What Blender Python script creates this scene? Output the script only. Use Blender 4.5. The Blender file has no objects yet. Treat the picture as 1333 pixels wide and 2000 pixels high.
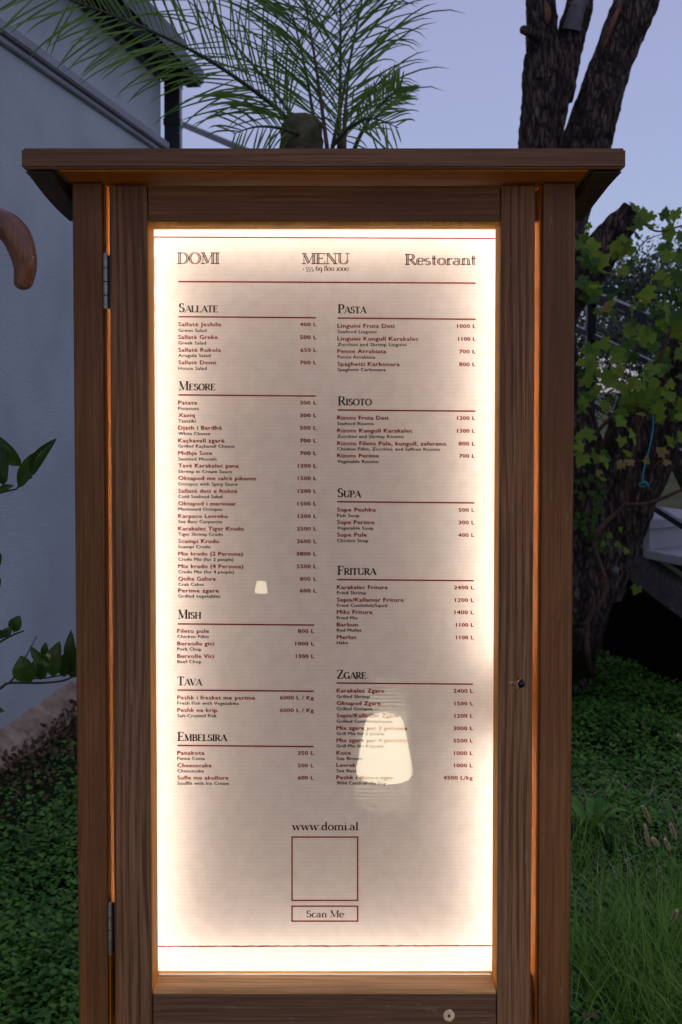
import bpy, bmesh, math, random
import numpy as np
from mathutils import Vector, Matrix, noise

R = math.radians
random.seed(7)
rng = np.random.default_rng(11)
scene = bpy.context.scene
COL = scene.collection

# ------------------------------------------------------------------ camera
F, CX, CY, CAMZ = 1944.0, 667.0, 821.0, 1.5      # focal length and principal point in pixels of the 1333 x 2000 frame
PITCH = math.atan(0.03025)
cam_d = bpy.data.cameras.new('camera')
cam = bpy.data.objects.new('camera', cam_d)
COL.objects.link(cam)
cam.location = (0, 0, CAMZ)
cam.rotation_euler = (math.pi / 2 - PITCH, 0, 0)
cam_d.sensor_fit = 'VERTICAL'
cam_d.sensor_height = 36.0
cam_d.sensor_width = 24.0
cam_d.lens = F / 2000 * 36.0
cam_d.shift_y = (CY - 1000) / 2000
cam_d.clip_start = 0.05
cam_d.clip_end = 3000
cam_d.dof.use_dof = True
cam_d.dof.focus_distance = 1.45
cam_d.dof.aperture_fstop = 11.0
scene.camera = cam

# ------------------------------------------------------------------ sky, dusk sun, exposure
world = bpy.data.worlds.new('World')
scene.world = world
world.use_nodes = True
wn, wl = world.node_tree.nodes, world.node_tree.links
wn.clear()
w_out = wn.new('ShaderNodeOutputWorld')
w_bg = wn.new('ShaderNodeBackground')
w_sky = wn.new('ShaderNodeTexSky')
w_sky.sky_type = 'NISHITA'
w_sky.sun_disc = False
w_sky.sun_elevation = R(4.0)
w_sky.sun_rotation = R(200)
w_sky.air_density = 1.0
w_sky.dust_density = 0.3
w_sky.ozone_density = 3.5
w_bg.inputs['Strength'].default_value = 0.15
w_tint = wn.new('ShaderNodeMix')
w_tint.data_type = 'RGBA'
w_tint.blend_type = 'MULTIPLY'
w_tint.inputs['Factor'].default_value = 1.0
w_tint.inputs['B'].default_value = (0.55, 0.60, 0.60, 1)
wl.new(w_sky.outputs[0], w_tint.inputs['A'])
w_glow = wn.new('ShaderNodeMix')          # even lavender afterglow over the whole dome
w_glow.data_type = 'RGBA'
w_glow.blend_type = 'ADD'
w_glow.inputs['Factor'].default_value = 1.0
w_glow.inputs['B'].default_value = (2.15, 1.92, 2.85, 1)
wl.new(w_tint.outputs['Result'], w_glow.inputs['A'])
wl.new(w_glow.outputs['Result'], w_bg.inputs['Color'])
wl.new(w_bg.outputs[0], w_out.inputs[0])

sun_d = bpy.data.lights.new('sun', 'SUN')
sun_d.energy = 0.06
sun_d.angle = R(15)
sun_d.color = (1.0, 0.86, 0.78)
sun = bpy.data.objects.new('sun', sun_d)
COL.objects.link(sun)
sun.rotation_euler = (R(80), 0, R(-20))

scene.view_settings.view_transform = 'Standard'
scene.view_settings.look = 'None'
scene.view_settings.gamma = 1.0
scene.view_settings.exposure = 0.0
scene.view_settings.use_curve_mapping = False
scene.render.engine = 'CYCLES'
scene.cycles.transparent_max_bounces = 16
scene.cycles.max_bounces = 8

# ------------------------------------------------------------------ camera-plane helpers
SP, CP = math.sin(PITCH), math.cos(PITCH)
def ray(px, py):
    v = (py - CY) / F
    return Vector(((px - CX) / F, CP - v * SP, -SP - v * CP))
def P(px, py, Y):
    """the point at depth Y seen at this place of the photograph"""
    d = ray(px, py)
    k = Y / d.y
    return Vector((d.x * k, Y, CAMZ + d.z * k))
def G(px, py, z=0.0):
    d = ray(px, py)
    k = (z - CAMZ) / d.z
    return Vector((d.x * k, d.y * k, z))

# ------------------------------------------------------------------ object helpers
def tag(o, label=None, cat=None, group=None, kind=None):
    if label: o['label'] = label
    if cat: o['category'] = cat
    if group: o['group'] = group
    if kind: o['kind'] = kind
    return o
def thing(name, label, cat, loc=(0, 0, 0), group=None):
    o = bpy.data.objects.new(name, None)
    o.empty_display_size = 0.05
    COL.objects.link(o)
    o.location = loc
    return tag(o, label, cat, group)
def wm(q):
    m = Matrix.LocRotScale(q.location, q.rotation_euler, q.scale)
    return wm(q.parent) @ q.matrix_parent_inverse @ m if q.parent else m
def link(name, me, mat=None, parent=None):
    o = bpy.data.objects.new(name, me)
    COL.objects.link(o)
    if mat is not None and len(me.materials) == 0:
        me.materials.append(mat)
    if parent is not None:
        o.parent = parent
        o.matrix_parent_inverse = wm(parent).inverted()
    return o
def bm_obj(name, bm, mat, parent=None, smooth=False):
    me = bpy.data.meshes.new(name)
    bm.to_mesh(me)
    bm.free()
    if smooth:
        for p in me.polygons: p.use_smooth = True
    return link(name, me, mat, parent)
def np_mesh(name, V, Fc, mat, parent=None, smooth=False):
    """V (n,3), Fc (m,k) all faces with k corners"""
    V = np.asarray(V, np.float32); Fc = np.asarray(Fc, np.int32)
    me = bpy.data.meshes.new(name)
    me.vertices.add(len(V)); me.vertices.foreach_set('co', V.ravel())
    m, k = Fc.shape
    me.loops.add(m * k); me.loops.foreach_set('vertex_index', Fc.ravel())
    me.polygons.add(m)
    me.polygons.foreach_set('loop_start', np.arange(0, m * k, k, dtype=np.int32))
    me.update(calc_edges=True)
    me.validate()
    if smooth: me.polygons.foreach_set('use_smooth', np.ones(m, bool))
    return link(name, me, mat, parent)
def add_box(bm, x0, x1, y0, y1, z0, z1, bev=0.0, seg=2):
    r = bmesh.ops.create_cube(bm, size=1)
    vs = r['verts']
    for v in vs:
        v.co = Vector(((x0 + x1) / 2 + v.co.x * (x1 - x0), (y0 + y1) / 2 + v.co.y * (y1 - y0), (z0 + z1) / 2 + v.co.z * (z1 - z0)))
    if bev > 0:
        es = list({e for v in vs for e in v.link_edges})
        bmesh.ops.bevel(bm, geom=es, offset=bev, segments=seg, affect='EDGES', profile=0.5)
def box(name, x0, x1, y0, y1, z0, z1, mat, parent=None, bev=0.0015, seg=2):
    bm = bmesh.new()
    add_box(bm, x0, x1, y0, y1, z0, z1, bev, seg)
    return bm_obj(name, bm, mat, parent)
def frames(pts):
    pts = [Vector(p) for p in pts]
    out = []
    up = Vector((0.12, 0.05, 1)).normalized()
    t0 = (pts[1] - pts[0]).normalized()
    if abs(t0.dot(up)) > 0.95: up = Vector((1, 0.1, 0)).normalized()
    n = (up - t0 * up.dot(t0)).normalized()
    for i in range(len(pts)):
        t = (pts[min(i + 1, len(pts) - 1)] - pts[max(i - 1, 0)]).normalized()
        n = (n - t * n.dot(t)).normalized()
        out.append((t, n, t.cross(n)))
    return pts, out
def smooth_path(pts, n):
    """Catmull-Rom through the points, n samples; points may carry extra values"""
    A = np.array([list(p) for p in pts], float)
    A = np.vstack([2 * A[0] - A[1], A, 2 * A[-1] - A[-2]])
    m = len(A) - 3
    out = []
    for s in np.linspace(0, m - 1e-6, n):
        i = int(s); t = s - i
        p0, p1, p2, p3 = A[i:i + 4]
        out.append(0.5 * (2 * p1 + (p2 - p0) * t + (2 * p0 - 5 * p1 + 4 * p2 - p3) * t * t + (3 * p1 - p0 - 3 * p2 + p3) * t ** 3))
    return np.array(out)
def add_tube(bm, pts, radii, k=8, cap=True):
    pts, fr = frames(pts)
    if not hasattr(radii, '__len__'): radii = [radii] * len(pts)
    rings = []
    for p, (t, n, b), r in zip(pts, fr, radii):
        rings.append([bm.verts.new(p + (n * math.cos(2 * math.pi * j / k) + b * math.sin(2 * math.pi * j / k)) * r) for j in range(k)])
    for a, b_ in zip(rings, rings[1:]):
        for j in range(k):
            bm.faces.new((a[j], a[(j + 1) % k], b_[(j + 1) % k], b_[j]))
    if cap:
        bm.faces.new(rings[0][::-1]); bm.faces.new(rings[-1])
def tube(name, pts, radii, mat, parent=None, k=8, smooth=True):
    bm = bmesh.new()
    add_tube(bm, pts, radii, k)
    return bm_obj(name, bm, mat, parent, smooth)
def square_bar(bm, a, b, w, h=None):
    a, b = Vector(a), Vector(b)
    h = h or w
    t = (b - a).normalized()
    s = t.cross(Vector((0, 0, 1)))
    s = s.normalized() if s.length > 1e-3 else Vector((1, 0, 0))
    u = s.cross(t).normalized()
    vs = []
    for p in (a, b):
        for i, j in ((-1, -1), (1, -1), (1, 1), (-1, 1)):
            vs.append(bm.verts.new(p + s * (i * w / 2) + u * (j * h / 2)))
    for q in range(4):
        bm.faces.new((vs[q], vs[(q + 1) % 4], vs[4 + (q + 1) % 4], vs[4 + q]))
    bm.faces.new((vs[3], vs[2], vs[1], vs[0])); bm.faces.new(vs[4:])

# ------------------------------------------------------------------ materials
def new_mat(name):
    m = bpy.data.materials.new(name)
    m.use_nodes = True
    nt = m.node_tree
    return m, nt.nodes, nt.links, nt.nodes['Principled BSDF']
def N(nodes, typ, **kw):
    n = nodes.new(typ)
    for k, v in kw.items():
        if k in n.inputs.keys() if isinstance(k, str) and k[0].isupper() else False:
            n.inputs[k].default_value = v
        else:
            setattr(n, k, v)
    return n
def ramp(nodes, stops):
    r = nodes.new('ShaderNodeValToRGB')
    el = r.color_ramp.elements
    while len(el) < len(stops): el.new(0.5)
    for e, (p, c) in zip(el, stops):
        e.position = p
        e.color = (c[0], c[1], c[2], 1) if hasattr(c, '__len__') else (c, c, c, 1)
    return r
def plain(name, col, rough=0.6, metal=0.0, noise_amt=0.25, nscale=30, bump=0.1, spec=0.5, bscale=None):
    m, nd, lk, b = new_mat(name)
    tc = nd.new('ShaderNodeTexCoord')
    nz = N(nd, 'ShaderNodeTexNoise', Scale=nscale, Detail=6.0)
    lk.new(tc.outputs['Object'], nz.inputs['Vector'])
    a = [c * (1 - noise_amt) for c in col]; c2 = [min(1, c * (1 + noise_amt)) for c in col]
    r = ramp(nd, [(0.3, a), (0.7, c2)])
    lk.new(nz.outputs['Fac'], r.inputs[0])
    lk.new(r.outputs[0], b.inputs['Base Color'])
    b.inputs['Roughness'].default_value = rough
    b.inputs['Metallic'].default_value = metal
    b.inputs['Specular IOR Level'].default_value = spec
    if bump:
        nb = N(nd, 'ShaderNodeTexNoise', Scale=bscale or nscale * 3, Detail=8.0)
        lk.new(tc.outputs['Object'], nb.inputs['Vector'])
        bp = N(nd, 'ShaderNodeBump', Strength=bump, Distance=0.01)
        lk.new(nb.outputs['Fac'], bp.inputs['Height'])
        lk.new(bp.outputs[0], b.inputs['Normal'])
    return m

def wood(name, light, dark, axis='Z', rough=0.5, ring=0.6, wear=0.15, band=55.0, wearcol=(0.30, 0.26, 0.23), fine=380.0, spec=0.4, greyz=None, grey=(0.28, 0.19, 0.11)):
    """stained softwood: the grain runs along axis, rings wander, fine pores, worn pale flecks"""
    m, nd, lk, b = new_mat(name)
    tc = nd.new('ShaderNodeTexCoord')
    oi = nd.new('ShaderNodeObjectInfo')
    off = N(nd, 'ShaderNodeVectorMath', operation='SCALE')
    cb = nd.new('ShaderNodeCombineXYZ')
    for i in range(3): lk.new(oi.outputs['Random'], cb.inputs[i])
    lk.new(cb.outputs[0], off.inputs[0]); off.inputs['Scale'].default_value = 7.3
    add = N(nd, 'ShaderNodeVectorMath', operation='ADD')
    lk.new(tc.outputs['Object'], add.inputs[0]); lk.new(off.outputs[0], add.inputs[1])
    def mapped(sc_along, sc_across):
        mp = nd.new('ShaderNodeMapping')
        s = {'X': (sc_along, sc_across, sc_across), 'Z': (sc_across, sc_across, sc_along), 'Y': (sc_across, sc_along, sc_across)}[axis]
        mp.inputs['Scale'].default_value = s
        lk.new(add.outputs[0], mp.inputs['Vector'])
        return mp
    # wandering rings: bands across the piece pushed around by slow noise
    mp1 = mapped(0.9, 6.0)
    slow = N(nd, 'ShaderNodeTexNoise', Scale=1.6, Detail=2.0, Roughness=0.4)
    lk.new(mp1.outputs[0], slow.inputs['Vector'])
    sep = nd.new('ShaderNodeSeparateXYZ'); lk.new(add.outputs[0], sep.inputs[0])
    across = sep.outputs['Z'] if axis == 'X' else sep.outputs['X']
    m1 = N(nd, 'ShaderNodeMath', operation='MULTIPLY'); lk.new(across, m1.inputs[0]); m1.inputs[1].default_value = band
    m2 = N(nd, 'ShaderNodeMath', operation='MULTIPLY_ADD'); lk.new(slow.outputs['Fac'], m2.inputs[0]); m2.inputs[1].default_value = 5.0; lk.new(m1.outputs[0], m2.inputs[2])
    s1 = N(nd, 'ShaderNodeMath', operation='MULTIPLY'); lk.new(m2.outputs[0], s1.inputs[0]); s1.inputs[1].default_value = 6.283
    s2 = N(nd, 'ShaderNodeMath', operation='SINE'); lk.new(s1.outputs[0], s2.inputs[0])
    rr = ramp(nd, [(0.0, 0.0), (0.55, 0.15), (0.95, 1.0)])
    s3 = N(nd, 'ShaderNodeMath', operation='MULTIPLY_ADD'); lk.new(s2.outputs[0], s3.inputs[0]); s3.inputs[1].default_value = 0.5; s3.inputs[2].default_value = 0.5
    lk.new(s3.outputs[0], rr.inputs[0])
    # fine pores
    mp2 = mapped(6.0, fine)
    fn = N(nd, 'ShaderNodeTexNoise', Scale=1.0, Detail=4.0, Roughness=0.65)
    lk.new(mp2.outputs[0], fn.inputs['Vector'])
    # mottling of the stain
    mp3 = mapped(2.2, 16.0)
    mo = N(nd, 'ShaderNodeTexNoise', Scale=1.0, Detail=5.0, Roughness=0.6)
    lk.new(mp3.outputs[0], mo.inputs['Vector'])
    # factor dark: the rings fade in and out along the board
    fd = N(nd, 'ShaderNodeTexNoise', Scale=1.0, Detail=2.0); mpf = mapped(3.0, 22.0); lk.new(mpf.outputs[0], fd.inputs['Vector'])
    fdr = ramp(nd, [(0.36, 0.10), (0.62, 1.0)]); lk.new(fd.outputs['Fac'], fdr.inputs[0])
    f0 = N(nd, 'ShaderNodeMath', operation='MULTIPLY'); lk.new(rr.outputs[0], f0.inputs[0]); f0.inputs[1].default_value = ring
    f1 = N(nd, 'ShaderNodeMath', operation='MULTIPLY'); lk.new(f0.outputs[0], f1.inputs[0]); lk.new(fdr.outputs[0], f1.inputs[1])
    fr = ramp(nd, [(0.40, 0.0), (0.62, 0.75)]); lk.new(fn.outputs['Fac'], fr.inputs[0])
    f2 = N(nd, 'ShaderNodeMath', operation='ADD'); lk.new(f1.outputs[0], f2.inputs[0]); lk.new(fr.outputs[0], f2.inputs[1])
    f2.use_clamp = True
    mr = ramp(nd, [(0.3, [c * 0.50 for c in light]), (0.7, [c * 1.22 for c in light])]); lk.new(mo.outputs['Fac'], mr.inputs[0])
    base_out = mr.outputs[0]
    if greyz is not None:   # stain bleached to grey towards the weathered foot of the piece, in streaks along the grain
        gz = N(nd, 'ShaderNodeMapRange'); gs = nd.new('ShaderNodeSeparateXYZ'); lk.new(tc.outputs['Object'], gs.inputs[0])
        lk.new(gs.outputs['Z'], gz.inputs['Value'])
        gz.inputs['From Min'].default_value = greyz[1]; gz.inputs['From Max'].default_value = greyz[0]
        gz.inputs['To Min'].default_value = 0.0; gz.inputs['To Max'].default_value = 1.0
        mpg = mapped(1.2, 45.0)
        gn = N(nd, 'ShaderNodeTexNoise', Scale=1.0, Detail=4.0); lk.new(mpg.outputs[0], gn.inputs['Vector'])
        gr = ramp(nd, [(0.35, 0.15), (0.62, 1.0)]); lk.new(gn.outputs['Fac'], gr.inputs[0])
        gm = N(nd, 'ShaderNodeMath', operation='MULTIPLY'); lk.new(gz.outputs[0], gm.inputs[0]); lk.new(gr.outputs[0], gm.inputs[1])
        gx = nd.new('ShaderNodeMix'); gx.data_type = 'RGBA'
        lk.new(gm.outputs[0], gx.inputs['Factor']); lk.new(base_out, gx.inputs['A']); gx.inputs['B'].default_value = (*grey, 1)
        base_out = gx.outputs['Result']
    mix = nd.new('ShaderNodeMix'); mix.data_type = 'RGBA'
    lk.new(f2.outputs[0], mix.inputs['Factor']); lk.new(base_out, mix.inputs['A']); mix.inputs['B'].default_value = (*dark, 1)
    # worn flecks
    mp4 = mapped(14.0, 60.0)
    wz = N(nd, 'ShaderNodeTexNoise', Scale=1.0, Detail=9.0, Roughness=0.75)
    lk.new(mp4.outputs[0], wz.inputs['Vector'])
    wr = ramp(nd, [(0.66 - wear * 0.25, 0.0), (0.74 - wear * 0.2, 1.0)]); lk.new(wz.outputs['Fac'], wr.inputs[0])
    wm = N(nd, 'ShaderNodeMath', operation='MULTIPLY'); lk.new(wr.outputs[0], wm.inputs[0]); wm.inputs[1].default_value = min(1.0, wear * 2.2)
    mix2 = nd.new('ShaderNodeMix'); mix2.data_type = 'RGBA'
    lk.new(wm.outputs[0], mix2.inputs['Factor']); lk.new(mix.outputs['Result'], mix2.inputs['A']); mix2.inputs['B'].default_value = (*wearcol, 1)
    lk.new(mix2.outputs['Result'], b.inputs['Base Color'])
    b.inputs['Roughness'].default_value = rough
    b.inputs['Specular IOR Level'].default_value = spec
    bp = N(nd, 'ShaderNodeBump', Strength=0.35, Distance=0.0012); bp.invert = True
    lk.new(f2.outputs[0], bp.inputs['Height']); lk.new(bp.outputs[0], b.inputs['Normal'])
    return m

M = {}
RED, DRK = (0.135, 0.056, 0.026), (0.055, 0.022, 0.011)
M['post'] = wood('post_wood', (0.25, 0.104, 0.034), (0.115, 0.046, 0.015), 'Z', rough=0.5, ring=0.2, wear=0.24, band=80)
M['stile'] = wood('stile_wood', (0.35, 0.158, 0.066), (0.115, 0.050, 0.021), 'Z', rough=0.6, ring=0.8, wear=0.22, band=85, greyz=(0.75, 1.9))
M['rail'] = wood('rail_wood', (0.30, 0.118, 0.040), (0.13, 0.050, 0.019), 'X', rough=0.5, ring=0.45, wear=0.03, band=110)
M['worn_rail'] = wood('weathered_rail_wood', (0.20, 0.110, 0.060), (0.085, 0.042, 0.025), 'X', rough=0.65, ring=0.5, wear=0.30, band=90, wearcol=(0.36, 0.29, 0.21))
M['roof'] = wood('roof_wood', (0.26, 0.126, 0.056), (0.115, 0.054, 0.026), 'X', rough=0.5, ring=0.35, wear=0.06, band=90)
M['batten'] = wood('batten_wood', (0.10, 0.052, 0.032), (0.03, 0.018, 0.012), 'Y', rough=0.6, ring=0.3, wear=0.12)
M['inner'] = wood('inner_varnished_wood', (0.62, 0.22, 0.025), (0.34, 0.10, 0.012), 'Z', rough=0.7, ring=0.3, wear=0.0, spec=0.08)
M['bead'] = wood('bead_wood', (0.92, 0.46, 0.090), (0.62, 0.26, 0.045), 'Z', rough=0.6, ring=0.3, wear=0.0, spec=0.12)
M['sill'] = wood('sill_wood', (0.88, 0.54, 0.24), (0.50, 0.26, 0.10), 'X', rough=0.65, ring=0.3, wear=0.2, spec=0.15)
M['back'] = plain('pale_backing', (0.84, 0.83, 0.82), 0.8, noise_amt=.05)
M['steel'] = plain('hinge_steel', (0.36, 0.37, 0.35), 0.38, 0.9, 0.4, 60)
M['steel_dark'] = plain('lock_steel', (0.05, 0.055, 0.07), 0.3, 0.9)
M['hook'] = wood('hook_wood', (0.30, 0.130, 0.065), (0.12, 0.048, 0.024), 'Z', rough=0.3, ring=0.35, wear=0.05, band=30, spec=0.6)
M['black_metal'] = plain('black_metal', (0.010, 0.013, 0.020), 0.35, 0.2, 0.2)
M['stucco'] = plain('stucco_wall', (0.56, 0.63, 0.66), 0.9, 0, 0.10, 2.3, 0.5, bscale=110)
M['trim'] = plain('trim_paint', (0.36, 0.38, 0.42), 0.7, 0, 0.12, 5, 0.15)
M['concrete'] = plain('old_concrete', (0.38, 0.29, 0.205), 0.95, 0, 0.5, 12, 0.9, bscale=40)
M['step'] = plain('white_step', (0.33, 0.35, 0.38), 0.8, 0, 0.12, 6, 0.2)
M['timber'] = wood('grey_timber', (0.13, 0.125, 0.13), (0.05, 0.047, 0.05), 'Y', rough=0.85, ring=0.5, wear=0.2, band=40)
M['stair_shade'] = plain('stair_shade_black', (0.005, 0.005, 0.007), 1.0, spec=0.05)
M['string'] = plain('blue_string', (0.03, 0.32, 0.40), 0.6)

def emis(name, col, s):
    m, nd, lk, b = new_mat(name)
    b.inputs['Base Color'].default_value = (0.8, 0.8, 0.8, 1)
    b.inputs['Emission Color'].default_value = (*col, 1)
    b.inputs['Emission Strength'].default_value = s
    return m
M['led'] = emis('led_strip', (1.0, 0.80, 0.65), 47)
M['led_low'] = emis('led_strip_low', (1.0, 0.80, 0.66), 34)
M['led_fill'] = emis('soffit_fill_strip', (1.0, 0.80, 0.64), 13)
M['lamp'] = emis('lamp_shade_glow', (1.0, 0.84, 0.60), 27)

def leaf_mat(name, c1, c2, trans=0.25, rough=0.5, spec=0.3):
    m, nd, lk, b = new_mat(name)
    oi = nd.new('ShaderNodeObjectInfo')
    ge = nd.new('ShaderNodeNewGeometry')
    tc = nd.new('ShaderNodeTexCoord')
    nz = N(nd, 'ShaderNodeTexNoise', Scale=9.0, Detail=3.0)
    lk.new(ge.outputs['Position'], nz.inputs['Vector'])
    ad = N(nd, 'ShaderNodeMath', operation='MULTIPLY_ADD')
    lk.new(ge.outputs['Random Per Island'], ad.inputs[0]); ad.inputs[1].default_value = 0.45
    ad2 = N(nd, 'ShaderNodeMath', operation='MULTIPLY_ADD')
    lk.new(oi.outputs['Random'], ad2.inputs[0]); ad2.inputs[1].default_value = 0.45; ad2.inputs[2].default_value = -0.22
    ad3 = N(nd, 'ShaderNodeMath', operation='ADD'); lk.new(nz.outputs['Fac'], ad3.inputs[0]); lk.new(ad2.outputs[0], ad3.inputs[1])
    lk.new(ad3.outputs[0], ad.inputs[2])
    r = ramp(nd, [(0.3, c1), (0.95, c2)])
    lk.new(ad.outputs[0], r.inputs[0])
    lk.new(r.outputs[0], b.inputs['Base Color'])
    b.inputs['Roughness'].default_value = rough
    b.inputs['Specular IOR Level'].default_value = spec
    tr = nd.new('ShaderNodeBsdfTranslucent')
    lk.new(r.outputs[0], tr.inputs['Color'])
    mx = nd.new('ShaderNodeMixShader'); mx.inputs[0].default_value = trans
    lk.new(b.outputs[0], mx.inputs[1]); lk.new(tr.outputs[0], mx.inputs[2])
    lk.new(mx.outputs[0], nd['Material Output'].inputs['Surface'])
    return m
M['clover'] = leaf_mat('clover_leaf', (0.042, 0.160, 0.024), (0.180, 0.410, 0.055))
M['grass'] = leaf_mat('grass_blade', (0.050, 0.175, 0.026), (0.210, 0.420, 0.060))
M['palm'] = leaf_mat('palm_leaflet', (0.060, 0.165, 0.030), (0.190, 0.330, 0.050), 0.4, 0.35, 0.5)
M['palm_rib'] = plain('palm_rib', (0.045, 0.055, 0.022), 0.5)
M['palm_dry'] = plain('palm_dry_rib', (0.10, 0.060, 0.045), 0.7)
M['vine'] = leaf_mat('vine_leaf', (0.036, 0.135, 0.022), (0.23, 0.350, 0.038), 0.5)
M['vine_dark'] = leaf_mat('dark_vine_leaf', (0.025, 0.090, 0.018), (0.075, 0.165, 0.026), 0.35)
M['vine_yellow'] = leaf_mat('yellowing_vine_leaf', (0.17, 0.18, 0.035), (0.32, 0.26, 0.09), 0.4)
M['citrus'] = leaf_mat('citrus_leaf', (0.016, 0.060, 0.014), (0.055, 0.115, 0.014), 0.3, 0.3, 0.5)
M['olive'] = leaf_mat('olive_leaf', (0.035, 0.060, 0.035), (0.090, 0.115, 0.080), 0.2)
M['cane'] = plain('vine_cane', (0.085, 0.045, 0.032), 0.8, 0, 0.4, 40)
M['twig'] = plain('citrus_twig', (0.035, 0.045, 0.018), 0.6)
M['dry_leaf'] = leaf_mat('dry_leaf', (0.07, 0.045, 0.022), (0.20, 0.13, 0.070), 0.1)
M['seed'] = leaf_mat('foxtail_bristle', (0.62, 0.58, 0.34), (0.80, 0.74, 0.50), 0.3, 0.7)

def bark_mat():
    m, nd, lk, b = new_mat('tree_bark')
    tc = nd.new('ShaderNodeTexCoord')
    mp = nd.new('ShaderNodeMapping'); mp.inputs['Scale'].default_value = (14, 14, 3.2); lk.new(tc.outputs['Object'], mp.inputs[0])
    n1 = N(nd, 'ShaderNodeTexNoise', Scale=2.0, Detail=9.0, Roughness=0.7); lk.new(mp.outputs[0], n1.inputs['Vector'])
    v = N(nd, 'ShaderNodeTexVoronoi', Scale=3.2); v.feature = 'DISTANCE_TO_EDGE'
    dm = N(nd, 'ShaderNodeVectorMath', operation='MULTIPLY_ADD'); lk.new(n1.outputs['Color'], dm.inputs[0]); dm.inputs[1].default_value = (0.9, 0.9, 0.9); lk.new(mp.outputs[0], dm.inputs[2])
    lk.new(dm.outputs[0], v.inputs['Vector'])
    r = ramp(nd, [(0.30, (0.035, 0.027, 0.025)), (0.50, (0.12, 0.088, 0.078)), (0.70, (0.28, 0.22, 0.20))]); lk.new(n1.outputs['Fac'], r.inputs[0])
    rv = ramp(nd, [(0.0, 0.45), (0.16, 1.0)]); lk.new(v.outputs['Distance'], rv.inputs[0])
    mx = nd.new('ShaderNodeMix'); mx.data_type = 'RGBA'; mx.blend_type = 'MULTIPLY'; mx.inputs['Factor'].default_value = 1
    lk.new(r.outputs[0], mx.inputs['A']); lk.new(rv.outputs[0], mx.inputs['B'])
    lk.new(mx.outputs['Result'], b.inputs['Base Color'])
    b.inputs['Roughness'].default_value = 0.9
    b.inputs['Specular IOR Level'].default_value = 0.15
    ad = N(nd, 'ShaderNodeMath', operation='ADD'); lk.new(n1.outputs['Fac'], ad.inputs[0]); lk.new(rv.outputs[0], ad.inputs[1])
    bp = N(nd, 'ShaderNodeBump', Strength=1.0, Distance=0.03); lk.new(ad.outputs[0], bp.inputs['Height']); lk.new(bp.outputs[0], b.inputs['Normal'])
    return m
M['bark'] = bark_mat()
M['heartwood'] = plain('bare_wood', (0.115, 0.115, 0.13), 0.8, 0, 0.4, 20, 0.5)
M['orange_bark'] = plain('peeled_bark', (0.16, 0.065, 0.03), 0.85, 0, 0.5, 25, 0.6)

def ground_mat():
    m, nd, lk, b = new_mat('ground_turf')
    tc = nd.new('ShaderNodeTexCoord')
    n1 = N(nd, 'ShaderNodeTexNoise', Scale=0.7, Detail=6.0); lk.new(tc.outputs['Object'], n1.inputs['Vector'])
    n2 = N(nd, 'ShaderNodeTexNoise', Scale=60.0, Detail=8.0, Roughness=0.7); lk.new(tc.outputs['Object'], n2.inputs['Vector'])
    r1 = ramp(nd, [(0.35, (0.018, 0.030, 0.012)), (0.65, (0.050, 0.072, 0.024))]); lk.new(n1.outputs['Fac'], r1.inputs[0])
    r2 = ramp(nd, [(0.3, 0.35), (0.7, 1.4)]); lk.new(n2.outputs['Fac'], r2.inputs[0])
    mx = nd.new('ShaderNodeMix'); mx.data_type = 'RGBA'; mx.blend_type = 'MULTIPLY'; mx.inputs['Factor'].default_value = 1
    lk.new(r1.outputs[0], mx.inputs['A']); lk.new(r2.outputs[0], mx.inputs['B'])
    # soil near, mown lawn far off
    sp = nd.new('ShaderNodeSeparateXYZ'); lk.new(tc.outputs['Object'], sp.inputs[0])
    mr = N(nd, 'ShaderNodeMapRange'); lk.new(sp.outputs['Y'], mr.inputs['Value'])
    mr.inputs['From Min'].default_value = 7.0; mr.inputs['From Max'].default_value = 11.0
    m2 = nd.new('ShaderNodeMix'); m2.data_type = 'RGBA'
    far = ramp(nd, [(0.3, (0.085, 0.105, 0.040)), (0.7, (0.14, 0.155, 0.065))]); lk.new(n1.outputs['Fac'], far.inputs[0])
    lk.new(mr.outputs[0], m2.inputs['Factor']); lk.new(mx.outputs['Result'], m2.inputs['A']); lk.new(far.outputs[0], m2.inputs['B'])
    lk.new(m2.outputs['Result'], b.inputs['Base Color'])
    b.inputs['Roughness'].default_value = 1.0
    b.inputs['Specular IOR Level'].default_value = 0.1
    bp = N(nd, 'ShaderNodeBump', Strength=0.8, Distance=0.03); lk.new(n2.outputs['Fac'], bp.inputs['Height']); lk.new(bp.outputs[0], b.inputs['Normal'])
    return m
M['ground'] = ground_mat()

def glass_mat():
    m, nd, lk, b = new_mat('door_glass')
    nd.remove(b)
    fr = N(nd, 'ShaderNodeFresnel'); fr.inputs['IOR'].default_value = 1.25
    tr = nd.new('ShaderNodeBsdfTransparent'); tr.inputs['Color'].default_value = (0.97, 0.985, 0.975, 1)
    gl = nd.new('ShaderNodeBsdfGlossy'); gl.inputs['Roughness'].default_value = 0.012
    mx = nd.new('ShaderNodeMixShader')
    lk.new(fr.outputs[0], mx.inputs[0]); lk.new(tr.outputs[0], mx.inputs[1]); lk.new(gl.outputs[0], mx.inputs[2])
    lk.new(mx.outputs[0], nd['Material Output'].inputs['Surface'])
    return m
M['glass'] = glass_mat()

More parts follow.
